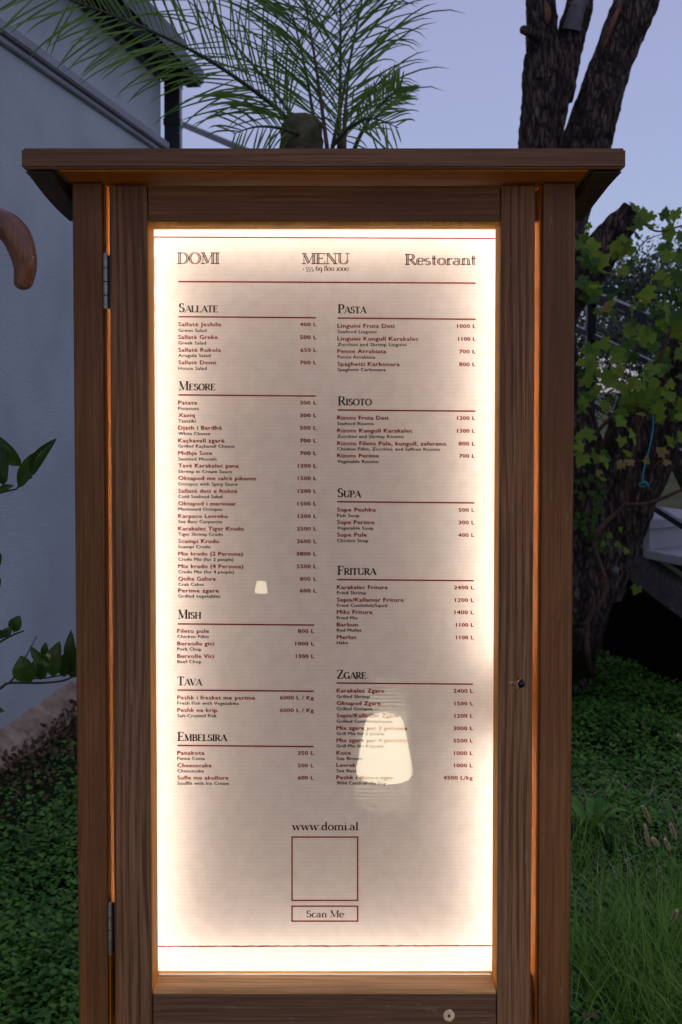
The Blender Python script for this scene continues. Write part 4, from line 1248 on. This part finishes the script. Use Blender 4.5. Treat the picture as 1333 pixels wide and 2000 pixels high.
# ---- LED strips just outside the opening, behind the sheet
YL = 1.526
led = thing('led_strip', 'warm white light strip glowing behind the edges of the menu sheet', 'light strip', (P(633, 900, Y0).x, YL, 1.0))
lx0, lx1 = dl1 - .010, dr0 + .010
lz1, lz0 = zt0 + .010, Z0(1890, 1.476) + .002
def led_box(x0, x1, z0, z1, m='led'):
    box('strip_segment', x0, x1, YL, YL + .002, z0, z1, M[m], led, 0)
    # added unseen shield round the strip, keeping its light off the post linings
    v = (x1 - x0) < (z1 - z0)
    bm = bmesh.new()
    add_box(bm, x0 - .003, x1 + .003, YL + .0025, YL + .005, z0 - .003, z1 + .003)
    for sg in ([-1] if x0 < 0 and v else [1] if v else [1] if z0 > 1 else [-1]):
        if v: add_box(bm, *( (x0 - .0045, x0 - .003) if sg < 0 else (x1 + .003, x1 + .0045)), YL - .010, YL + .005, z0 - .003, z1 + .003)
        else: add_box(bm, x0 - .003, x1 + .003, YL - .010, YL + .005, *( (z0 - .0045, z0 - .003) if sg < 0 else (z1 + .003, z1 + .0045)))
    bm_obj('light_shield', bm, M['light_shield'], led)
led_box(lx0 - .004, lx0 + .004, lz0, lz1)
zg0, zg1 = P(970, 1425, 1.5).z, P(970, 1300, 1.5).z
led_box(lx1 - .004, lx1 + .004, lz0, zg0)
led_box(lx1 - .004, lx1 + .004, zg1, lz1)
led_box(lx0 + .02, lx1 - .02, lz1 - .004, lz1 + .004)
led_box(lx0 + .01, lx1 - .01, zd1 - .012, zd1 - .006, 'led_fill')  # hidden extra strip, added to make the soffit above the door glow
led_box(lx0 + .02, lx1 - .02, lz0 - .006, lz0 + .004, 'led_low')

# ================================================================== MENU SHEET AND ITS PRINT
def U(px, py, dy=0.0): return P(px, py, YP - dy)
sx0, sx1 = dl1 - .006, dr0 + .006
sz1, sz0 = zt0 + .004, Z0(1897, YP)
sheet = thing('menu_sheet', 'backlit printed restaurant menu sheet behind the glass of the case', 'menu', ((sx0 + sx1) / 2, YP, sz0))
bm = bmesh.new()
nx_, nz_ = 6, 30
gv = [[bm.verts.new((sx0 + (sx1 - sx0) * i / nx_, YP + .0004 * math.sin(i * 1.1 + j * .35), sz0 + (sz1 - sz0) * j / nz_)) for i in range(nx_ + 1)] for j in range(nz_ + 1)]
for j in range(nz_):
    for i in range(nx_): bm.faces.new((gv[j][i], gv[j][i + 1], gv[j + 1][i + 1], gv[j + 1][i]))
bm_obj('paper', bm, M['sheet'], sheet, True)

def rule(x0, y0, x1, y1, th, mat='ink_rule', name='rule_line', dy=.0012, jag=0.0):
    a, b_ = U(x0, y0, dy), U(x1, y1, dy)
    t = (b_ - a).normalized(); nn = t.cross(Vector((0, 1, 0))).normalized() * (th * .5 * YP / F)
    bm = bmesh.new()
    n_ = 1 if not jag else 90
    prev = None
    for i in range(n_ + 1):
        p = a.lerp(b_, i / n_)
        k1 = 1 + (random.uniform(-jag, jag) if jag else 0)
        cur = (bm.verts.new(p + nn * k1), bm.verts.new(p - nn * (1 + (random.uniform(-jag, jag) if jag else 0))))
        if prev: bm.faces.new((prev[0], prev[1], cur[1], cur[0]))
        prev = cur
    return bm_obj(name, bm, M[mat], sheet)
rule(302, 463, 974, 466, 2.6, name='border_line')
rule(301, 464, 305, 1848, 2.6, name='border_line', jag=.6)
rule(972, 466, 965.5, 1848, 2.4, name='border_line', jag=.4)
rule(304, 1848.5, 967, 1847, 2.6, name='border_line', jag=.35)
rule(349, 550, 930, 553, 3.0, name='header_rule')
def rect(x0, y0, x1, y1, th, name):
    bm = bmesh.new()
    o_ = [U(x0, y0, .0012), U(x1, y0, .0012), U(x1, y1, .0012), U(x0, y1, .0012)]
    i_ = [U(x0 + th, y0 + th, .0012), U(x1 - th, y0 + th, .0012), U(x1 - th, y1 - th, .0012), U(x0 + th, y1 - th, .0012)]
    O = [bm.verts.new(v) for v in o_]; I = [bm.verts.new(v) for v in i_]
    for q in range(4): bm.faces.new((O[q], O[(q + 1) % 4], I[(q + 1) % 4], I[q]))
    return bm_obj(name, bm, M['ink_rule'], sheet)
rect(570, 1633.5, 701, 1760, 2.8, 'frame_line')
rect(570, 1768.5, 701, 1800.5, 2.8, 'frame_line')

# ---- sans text: built-in font turned into meshes
jobs = []
def sans(txt, x0, x1, yc, cap, mat, right=False):
    cu = bpy.data.curves.new('lettering', 'FONT')
    cu.body = txt; cu.size = 1.0; cu.resolution_u = 2
    cu.space_character = 1.07
    o = bpy.data.objects.new('lettering_source', cu); COL.objects.link(o)
    jobs.append((o, x0, x1, yc, cap, mat))
LC = [('Sallatë Jeshile', 433, 633, 'Green Salad', 404, 645, '400 L', 587), ('Sallatë Greke', 426, 658, 'Greek Salad', 403, 669.5, '500 L', 587),
      ('Sallatë Rukola', 432, 683, 'Arugula Salad', 412, 694, '650 L', 588), ('Sallatë Domi', 422, 707.5, 'House Salad', 404.5, 719, '700 L', 587),
      ('Patate', 386, 786, 'Potatoes', 389, 797.5, '300 L', 587), ('Xaxiq', 381, 810.5, 'Tzatziki', 383, 822, '300 L', 587),
      ('Djath i Bardhë', 434, 835, 'White Cheese', 411, 846.5, '500 L', 587), ('Kaçkavall zgarë', 439, 860, 'Grilled Kaçkavall Cheese', 459, 871, '700 L', 587),
      ('Midhje Sote', 415, 884.5, 'Sautéed Mussels', 424, 896, '700 L', 587), ('Tavë Karakalec pana', 467, 909, 'Shrimp in Cream Sauce', 454, 920.5, '1200 L', 583),
      ('Oktapod me salcë pikante', 501, 933.5, 'Octopus with Spicy Sauce', 465, 945, '1500 L', 583), ('Sallatë deti e ftohtë', 464, 958.5, 'Cold Seafood Salad', 435, 969.5, '1200 L', 583),
      ('Oktapod i marinuar', 462, 983, 'Marinated Octopus', 435, 994, '1500 L', 582), ('Karpaco Levreku', 445, 1007.5, 'Sea Bass Carpaccio', 435, 1018.5, '1200 L', 583),
      ('Karakalec Tiger Krudo', 477, 1032, 'Tiger Shrimp Crudo', 436, 1043, '2500 L', 581), ('Scampi Krudo', 429, 1056.5, 'Scampi Crudo', 412, 1067.5, '2600 L', 581),
      ('Mix krudo (2 Persona)', 475, 1081, 'Crudo Mix (for 2 people)', 457, 1092, '3800 L', 580), ('Mix krudo (4 Persona)', 476, 1105.5, 'Crudo Mix (for 4 people)', 458, 1116.5, '5500 L', 581),
      ('Qofte Gafore', 422, 1130, 'Crab Cakes', 399, 1141, '800 L', 587), ('Perime zgare', 428, 1153, 'Grilled vegetables', 431, 1164, '600 L', 587),
      ('Fileto pule', 409, 1232, 'Chicken Fillet', 409, 1243, '800 L', 583), ('Berxolle gici', 419, 1256.5, 'Pork Chop', 394, 1267.5, '1000 L', 578),
      ('Berxolle Vici', 419, 1281, 'Beef Chop', 394, 1292, '1300 L', 579),
      ('Peshk i fresket me perime', 499, 1362, 'Fresh Fish with Vegetables', 467, 1373, '6000 L / Kg', 548), ('Peshk ne krip', 425, 1386.5, 'Salt-Crusted Fish', 423, 1397.5, '6000 L / Kg', 548),
      ('Panakota', 400, 1470, 'Panna Cotta', 401, 1481, '350 L', 583), ('Cheesecake', 414, 1494.5, 'Cheesecake', 399, 1505.5, '500 L', 583), ('Sufle me akullore', 447, 1518.5, 'Soufflé with Ice Cream', 448, 1529.5, '600 L', 583)]
RC = [('Linguini Fruta Deti', 771, 636, 'Seafood Linguini', 736, 647.5, '1000 L', 894), ('Linguini Kungull Karakalec', 818, 661, 'Zucchini and Shrimp Linguini', 795, 672.5, '1100 L', 896),
      ('Penne Arrabiata', 755, 685.5, 'Penne Arrabiata', 733.5, 697, '700 L', 898), ('Spaghetti Karbonara', 781, 710.5, 'Spaghetti Carbonara', 754, 721.5, '800 L', 898),
      ('Rizoto Fruta Deti', 759, 815.5, 'Seafood Risotto', 731, 827, '1200 L', 894), ('Rizoto Kungull Karakalec', 806, 840.5, 'Zucchini and Shrimp Risotto', 789, 852, '1300 L', 894),
      ('Rizoto Fileto Pule, kungull, zaferano', 872, 865.5, 'Chicken Fillet, Zucchini, and Saffron Risotto', 860, 876.5, '800 L', 897), ('Rizoto Perime', 741, 889.5, 'Vegetable Risotto', 740, 901, '700 L', 898),
      ('Supe Peshku', 734, 995, 'Fish Soup', 703, 1006.5, '500 L', 897), ('Supe Perime', 732, 1019.5, 'Vegetable Soup', 730, 1031, '300 L', 897), ('Supe Pule', 717, 1044, 'Chicken Soup', 720, 1055.5, '400 L', 896),
      ('Karakalec Friture', 758, 1146.5, 'Fried Shrimp', 716, 1157.5, '2400 L', 888), ('Sepia/Kallamar Friture', 789, 1171, 'Fried Cuttlefish/Squid', 757, 1182, '1200 L', 890),
      ('Miks Friture', 728, 1195, 'Fried Mix', 700, 1206.5, '1400 L', 889), ('Barbun', 700, 1219.5, 'Red Mullet', 707, 1230.5, '1100 L', 892), ('Merluc', 697, 1244, 'Hake', 680, 1255, '1100 L', 892),
      ('Karakalec Zgare', 751, 1348.5, 'Grilled Shrimp', 723, 1360, '2400 L', 887), ('Oktapod Zgare', 744, 1373, 'Grilled Octopus', 728, 1384, '1500 L', 889),
      ('Sepie/Kallamar Zgare', 779, 1397, 'Grilled Cuttlefish/Squid', 765, 1408.5, '1200 L', 889), ('Mix zgare per 2 persona', 796, 1421.5, 'Grill Mix for 2 people', 751, 1432.5, '3000 L', 887),
      ('Mix zgare per 4 persona', 796, 1445.5, 'Grill Mix for 4 people', 751, 1456.5, '5500 L', 887), ('Koce', 686, 1470, 'Sea Bream', 708, 1481, '1000 L', 888),
      ('Levrek', 696, 1494, 'Sea Bass', 697, 1505, '1000 L', 888), ('Peshk i dites i eger', 769, 1518, 'Wild Catch of the Day', 755, 1529, '4500 L/kg', 867)]
for a in LC:
    xl = 349.3 if a[2] < 1180 else 347.5
    xr = 619 if a[2] < 1180 else (614.5 if a[2] < 1300 else 613.5)
    sans(a[0], xl, a[1], a[2], 8.0, 'ink_red'); sans(a[3], xl, a[4], a[5], 6.4, 'ink_dark'); sans(a[6], a[7], xr, a[2] + .4, 7.6, 'ink_red')
for a in RC:
    xl = 660.3 - (a[2] - 636) / 900 * 2.0
    xr = 930 - (a[2] - 636) / 880 * 6.0
    sans(a[0], xl, a[1], a[2], 8.0, 'ink_red'); sans(a[3], xl, a[4], a[5], 6.4, 'ink_dark'); sans(a[6], a[7], xr, a[2] + .8, 7.6, 'ink_red')
dg = bpy.context.evaluated_depsgraph_get()
dg.update()
CAPH = None
for (o, x0, x1, yc, cap, mat) in jobs:
    me = bpy.data.meshes.new_from_object(o.evaluated_get(dg))
    me.name = 'lettering'
    n_ = len(me.vertices)
    co = np.empty(n_ * 3, np.float32); me.vertices.foreach_get('co', co); co = co.reshape(-1, 3)
    mnx, mxx = co[:, 0].min(), co[:, 0].max()
    tx = (co[:, 0] - mnx) / (mxx - mnx)
    ty = co[:, 1] / 0.72                                   # cap heights above the base line
    sl_ = .0045 if yc < 1560 else 0
    px = x0 + tx * (x1 - x0)
    py = yc + cap * .5 - ty * cap + sl_ * (px - x0)
    # printed bold: the letters struck twice, a hair apart
    bo = cap * (.070 if mat == 'ink_red' else .055)
    A1 = np.array([tuple(U(float(a) - bo, float(b_) - bo * .5, .0013)) for a, b_ in zip(px, py)], np.float32)
    A2 = np.array([tuple(U(float(a) + bo, float(b_) + bo * .5, .00136)) for a, b_ in zip(px, py)], np.float32)
    m_ = len(me.polygons)
    polys = [list(p.vertices) for p in me.polygons]
    me3 = bpy.data.meshes.new('lettering')
    me3.from_pydata(np.vstack([A1, A2]).tolist(), [], polys + [[v + n_ for v in p] for p in polys])
    me3.materials.append(M[mat + '_light'])
    link('lettering', me3, None, sheet)
    bpy.data.meshes.remove(me)
    bpy.data.objects.remove(o)

# ---- serif lettering drawn with a broad pen: thick uprights, hairline level strokes
TK, TN = .15, .055
def arc(cx, cy, rx, ry, a0, a1, n_=14):
    return [(cx + rx * math.cos(R(a0 + (a1 - a0) * i / n_)), cy + ry * math.sin(R(a0 + (a1 - a0) * i / n_))) for i in range(n_ + 1)]
def st(x, y0=0.0, y1=1.0, serif='tb', w=TK):
    o = [([(x, y0), (x, y1)], w)]
    if 'b' in serif: o.append(([(x - .17, y0 + .015), (x + .17, y0 + .015)], TN))
    if 't' in serif: o.append(([(x - .17, y1 - .015), (x + .17, y1 - .015)], TN))
    return o
def ln(x0, y0, x1, y1, w=TN): return [([(x0, y0), (x1, y1)], w)]
def sf(x, y): return [([(x - .15, y), (x + .15, y)], TN)]
XH = .62
GL = {
 'A': (.86, ln(.05, 0, .43, 1, .045) + ln(.43, 1, .80, 0, TK) + ln(.17, .32, .64, .32) + sf(.06, .015) + sf(.80, .015)),
 'B': (.74, st(.16) + [([(.16, .98), (.38, .98)] + arc(.38, .75, .20, .23, 90, -90) + [(.16, .52)], 0), ([(.38, .52)] + arc(.40, .265, .24, .25, 90, -90) + [(.16, .015)], 0)]),
 'D': (.88, st(.16) + [([(.16, .98), (.38, .98)] + arc(.38, .5, .38, .48, 90, -90, 20) + [(.16, .02)], 0)]),
 'E': (.72, st(.16) + ln(.16, .985, .62, .985) + ln(.16, .015, .65, .015) + ln(.16, .52, .48, .52) + ln(.62, .985, .62, .80) + ln(.65, .015, .66, .22) + ln(.48, .62, .48, .42)),
 'F': (.68, st(.16) + ln(.16, .985, .62, .985) + ln(.16, .52, .48, .52) + ln(.62, .985, .62, .78) + ln(.48, .62, .48, .42)),
 'G': (.88, [(arc(.46, .5, .38, .5, 50, 310, 26), 0)] + st(.72, .05, .42, 't') + ln(.70, .86, .72, .68)),
 'H': (.92, st(.16) + st(.74) + ln(.16, .52, .74, .52)),
 'I': (.34, st(.16)),
 'L': (.68, st(.16) + ln(.16, .015, .62, .015) + ln(.62, .015, .64, .24)),
 'M': (1.06, st(.14, w=.045) + ln(.16, 1, .50, .05, TK) + ln(.50, .05, .86, 1, .045) + st(.88)),
 'N': (.92, st(.14, w=.045) + ln(.16, 1, .76, .02, TK) + st(.76, w=.045)),
 'O': (.90, [(arc(.44, .5, .37, .49, 90, 450, 34), 0)]),
 'P': (.70, st(.16) + [([(.16, .98), (.38, .98)] + arc(.38, .73, .23, .25, 90, -90) + [(.16, .48)], 0)]),
 'R': (.80, st(.16) + [([(.16, .98), (.38, .98)] + arc(.38, .74, .21, .24, 90, -90) + [(.16, .50)], 0)] + ln(.36, .5, .70, .02, TK * .9) + ln(.66, .02, .80, .03)),
 'S': (.64, [(arc(.32, .745, .20, .24, 40, 250, 16) + arc(.30, .265, .23, .255, 75, -150, 18), 0)] + ln(.48, .93, .49, .72) + ln(.08, .30, .08, .06)),
 'T': (.76, st(.36, serif='b') + ln(.04, .985, .68, .985) + ln(.04, .985, .035, .78) + ln(.68, .985, .685, .78)),
 'U': (.90, st(.16, .3, 1, 't') + [(arc(.45, .31, .29, .30, 180, 360, 16), 0)] + st(.74, .3, 1, 't', .05)),
 'V': (.84, ln(.06, 1, .42, 0, TK) + ln(.42, 0, .78, 1, .045) + sf(.06, .985) + sf(.78, .985)),
 'Z': (.74, ln(.08, .985, .62, .985) + ln(.62, .985, .08, .015, TK * .85) + ln(.08, .015, .66, .015) + ln(.08, .985, .07, .78) + ln(.66, .015, .68, .24)),
 'a': (.56, [(arc(.25, XH - .17, .16, .16, 160, 0, 8) + [(.41, .06)], 0), (arc(.24, .17, .18, .17, 60, 330, 14), 0)] + ln(.41, .06, .50, .02)),
 'c': (.52, [(arc(.28, .31, .22, .31, 45, 315, 18), 0)]),
 'd': (.62, [(arc(.27, .31, .21, .31, 40, 320, 18), 0)] + st(.46, 0, 1.02, '') + ln(.34, 1.0, .46, 1.0) + ln(.46, .015, .58, .015)),
 'e': (.54, [(arc(.27, .31, .22, .31, 0, 315, 20), 0)] + ln(.07, .33, .48, .33)),
 'i': (.30, st(.15, 0, XH, 'b') + ln(.05, XH - .015, .15, XH - .015) + [([(.15, .82), (.15, .92)], .11)]),
 'l': (.30, st(.15, 0, 1.02, 'b') + ln(.05, 1.0, .15, 1.0)),
 'm': (.98, st(.15, 0, XH, 'b') + [(arc(.32, .42, .17, .19, 170, 0, 10) + [(.49, 0)], 0), (arc(.66, .42, .17, .19, 170, 0, 10) + [(.83, 0)], 0)] + sf(.49, .015) + sf(.83, .015)),
 'n': (.66, st(.15, 0, XH, 'b') + [(arc(.33, .42, .18, .19, 170, 0, 10) + [(.51, 0)], 0)] + sf(.51, .015)),
 'o': (.60, [(arc(.30, .31, .23, .30, 90, 450, 26), 0)]),
 'r': (.48, st(.15, 0, XH, 'b') + [(arc(.32, .40, .16, .20, 160, 40, 8), 0)]),
 's': (.46, [(arc(.22, .46, .13, .145, 40, 250, 10) + arc(.21, .16, .15, .155, 75, -150, 12), 0)]),
 't': (.42, st(.18, .1, .88, '') + [(arc(.27, .12, .09, .11, 180, 310, 6), 0)] + ln(.04, XH - .02, .36, XH - .02)),
 'w': (.86, ln(.06, XH, .24, 0, TK) + ln(.24, 0, .42, XH, .045) + ln(.42, XH, .60, 0, TK) + ln(.60, 0, .78, XH, .045) + sf(.06, XH - .015) + sf(.78, XH - .015)),
 '.': (.26, [([(.12, .0), (.12, .11)], .11)]),
 '+': (.50, ln(.08, .3, .44, .3, .05) + ln(.26, .10, .26, .50, .05)),
 '0': (.60, [(arc(.29, .31, .23, .30, 90, 450, 24), 0)]),
 '1': (.36, st(.18, 0, XH, 'b')),
 '3': (.50, ln(.08, XH, .42, XH) + ln(.42, XH, .22, .33, .05) + [(arc(.21, .08, .22, .26, 80, -110, 12), 0)]),
 '5': (.50, ln(.12, XH, .42, XH) + ln(.12, XH, .10, .34, .05) + [(arc(.20, .10, .21, .25, 105, -110, 12), 0)]),
 '6': (.56, [(arc(.28, .28, .21, .27, 90, 450, 20), 0), ([(.07, .30)] + arc(.42, .42, .34, .46, 170, 95, 8), 0)]),
 '8': (.56, [(arc(.28, .26, .21, .26, 90, 450, 20), 0), (arc(.28, .73, .17, .22, 90, 450, 18), 0)]),
 '9': (.56, [(arc(.28, .33, .21, .27, 90, 450, 20), 0), (arc(.12, .10, .37, .46, 20, -70, 8), 0)]),
 ' ': (.34, []),
}
def pen_text(txt, x0, x1, ybase, cap, mat='ink_dark', small=None, inline=False, slope_=.004, weight=1.0, name='heading'):
    """small: height of every letter after the first, as small capitals"""
    glyphs, adv = [], 0.0
    for i, ch in enumerate(txt):
        s = 1.0
        if small and i > 0: s = small
        a, strokes = GL[ch]
        glyphs.append((adv, s, strokes)); adv += a * s
    k = (x1 - x0) / (adv - .06)
    bm = bmesh.new()
    layer = 0
    def ribbon(pts, ws, lay):
        prev = None
        for i in range(len(pts)):
            a, b_ = pts[max(i - 1, 0)], pts[min(i + 1, len(pts) - 1)]
            dx, dy = b_[0] - a[0], b_[1] - a[1]
            l = math.hypot(dx, dy) or 1
            nx, ny = -dy / l * ws[i] / 2, dx / l * ws[i] / 2
            q = [(pts[i][0] + nx, pts[i][1] + ny), (pts[i][0] - nx, pts[i][1] - ny)]
            vv = []
            for (u, v) in q:
                px_ = u; py_ = v
                vv.append(bm.verts.new(U(px_, py_, .0013 + lay * 4e-6)))
            if prev: bm.faces.new((prev[0], prev[1], vv[1], vv[0]))
            prev = vv
    for (ax, s, strokes) in glyphs:
        for (pts, w) in strokes:
            layer = (layer + 1) % 40
            P2 = []
            for (u, v) in pts:
                px_ = x0 + (ax + u * s) * k
                P2.append((px_, ybase - v * s * cap + slope_ * (px_ - x0)))
            if w > 0: W_ = [w] * len(pts)
            else:
                W_ = []
                for i in range(len(pts)):
                    a, b_ = pts[max(i - 1, 0)], pts[min(i + 1, len(pts) - 1)]
                    l = math.hypot(b_[0] - a[0], b_[1] - a[1]) or 1
                    W_.append(TN + (TK - TN) * (abs(b_[1] - a[1]) / l) ** 1.5)
            sc = (cap * .55 + k * .45) * weight
            ws = [max(q * sc * (s ** .5), .85) for q in W_]
            if inline and max(W_) > .09:
                for sg in (-1, 1):
                    Q = []
                    for i in range(len(P2)):
                        a, b_ = P2[max(i - 1, 0)], P2[min(i + 1, len(P2) - 1)]
                        dx, dy = b_[0] - a[0], b_[1] - a[1]; l = math.hypot(dx, dy) or 1
                        o_ = sg * ws[i] * .31
                        Q.append((P2[i][0] - dy / l * o_, P2[i][1] + dx / l * o_))
                    ribbon(Q, [max(.5, w_ * .42) for w_ in ws], layer + (sg > 0) * .5)
            else:
                ribbon(P2, ws, layer)
    return bm_obj(name, bm, M[mat], sheet)
for (t, x0, x1, yb, ry0, rx, lx) in (('SALLATE', 350, 426, 609.5, 618.5, 618, 349.5), ('MESORE', 350, 421, 762, 771.3, 617.5, 349.5), ('MISH', 348.5, 393, 1208, 1218.6, 614.5, 348), ('TAVA', 347.5, 394, 1338.5, 1347.8, 613.5, 347.5), ('EMBELSIRA', 347.5, 443, 1447, 1456, 613.5, 347.5),
                                 ('PASTA', 661, 715, 611.5, 621.3, 930, 660.5), ('RISOTO', 661, 726, 791.5, 800.8, 929.5, 660.5), ('SUPA', 660, 704.5, 971, 980, 927.5, 659.5), ('FRITURA', 660, 734.5, 1122.5, 1132, 926, 659), ('ZGARE', 659, 715.5, 1325.5, 1334, 924.5, 658.5)):
    pen_text(t, x0, x1, yb, 17.0, small=.74, weight=1.35)
    rule(lx, ry0, rx, ry0 + .0085 * (rx - lx), 2.9)
pen_text('DOMI', 347.5, 428.5, 515, 21.5, 'ink_brown', inline=True, weight=1.4, slope_=.002, name='title')
pen_text('MENU', 591, 682, 515.3, 20.5, 'ink_brown', inline=True, weight=1.4, slope_=.002, name='title')
pen_text('Restorant', 792, 930.5, 517, 20.5, 'ink_brown', inline=True, weight=1.4, slope_=.002, name='title')
pen_text('+355 69 800 1000', 591, 681.5, 529, 10.5, 'ink_brown', weight=1.1, slope_=.002, name='phone_number')
pen_text('www.domi.al', 572, 700, 1621.5, 15.5, 'ink_brown', weight=1.15, slope_=0, name='web_address')
pen_text('Scan Me', 599, 672, 1791.5, 13.0, 'ink_brown', weight=1.15, slope_=0, name='caption')

# ================================================================== GARDEN LAMPS (seen mirrored in the door glass)
def garden_lamp(px, pyt, pyb, wb, wt, dist, label):
    e_ = (pyb - pyt) * .09
    pyt += e_ * .8; pyb -= e_ * 1.1
    """dist: length of the mirrored path; the lamp stands in front of the glass"""
    yg = 1.4615
    Yv = dist
    yl = 2 * yg - Yv
    top, bot = P(px, pyt, Yv), P(px, pyb, Yv)
    rb, rt = wb * .5 * Yv / F, wt * .5 * Yv / F
    root = thing('garden_lamp', label, 'lamp', (top.x, yl, 0), 'lit cordless lamps mirrored in the glass')
    H = top.z - bot.z
    prof = [(0.0, 0.0), (rb * .78, 0.0), (rb * .93, H * .015), (rb * 1.0, H * .06), (rb * .985, H * .13), (rt + (rb - rt) * .5, H * .52), (rt * 1.02, H * .90), (rt * .93, H * .965), (rt * .76, H * .995), (0, H)]
    bm = bmesh.new(); K = 32; prev = None
    for r_, z_ in prof:
        row = [bm.verts.new((top.x + max(r_, 1e-4) * math.cos(2 * math.pi * j / K), yl + max(r_, 1e-4) * math.sin(2 * math.pi * j / K), bot.z + z_)) for j in range(K)]
        if prev:
            for j in range(K): bm.faces.new((prev[j], prev[(j + 1) % K], row[(j + 1) % K], row[j]))
        prev = row
    bm_obj('lamp_shade', bm, M['lamp'], root, True)
    tube('pole', [(top.x, yl, .012), (top.x, yl, bot.z + .002)], .006, M['black_metal'], root, 12)
    bm = bmesh.new()
    bmesh.ops.create_cone(bm, cap_ends=True, segments=32, radius1=max(rb * .9, .05), radius2=max(rb * .85, .045), depth=.014, matrix=Matrix.Translation((top.x, yl, .006)))
    bm_obj('lamp_base', bm, M['black_metal'], root)
garden_lamp(752, 1391, 1528, 112, 74, 2.65, 'larger glowing lamp with tapered shade reflected low in the menu glass')
garden_lamp(511, 1134, 1160, 25, 18, 6.5, 'smaller glowing lamp reflected beside the Perime zgare line of the menu')
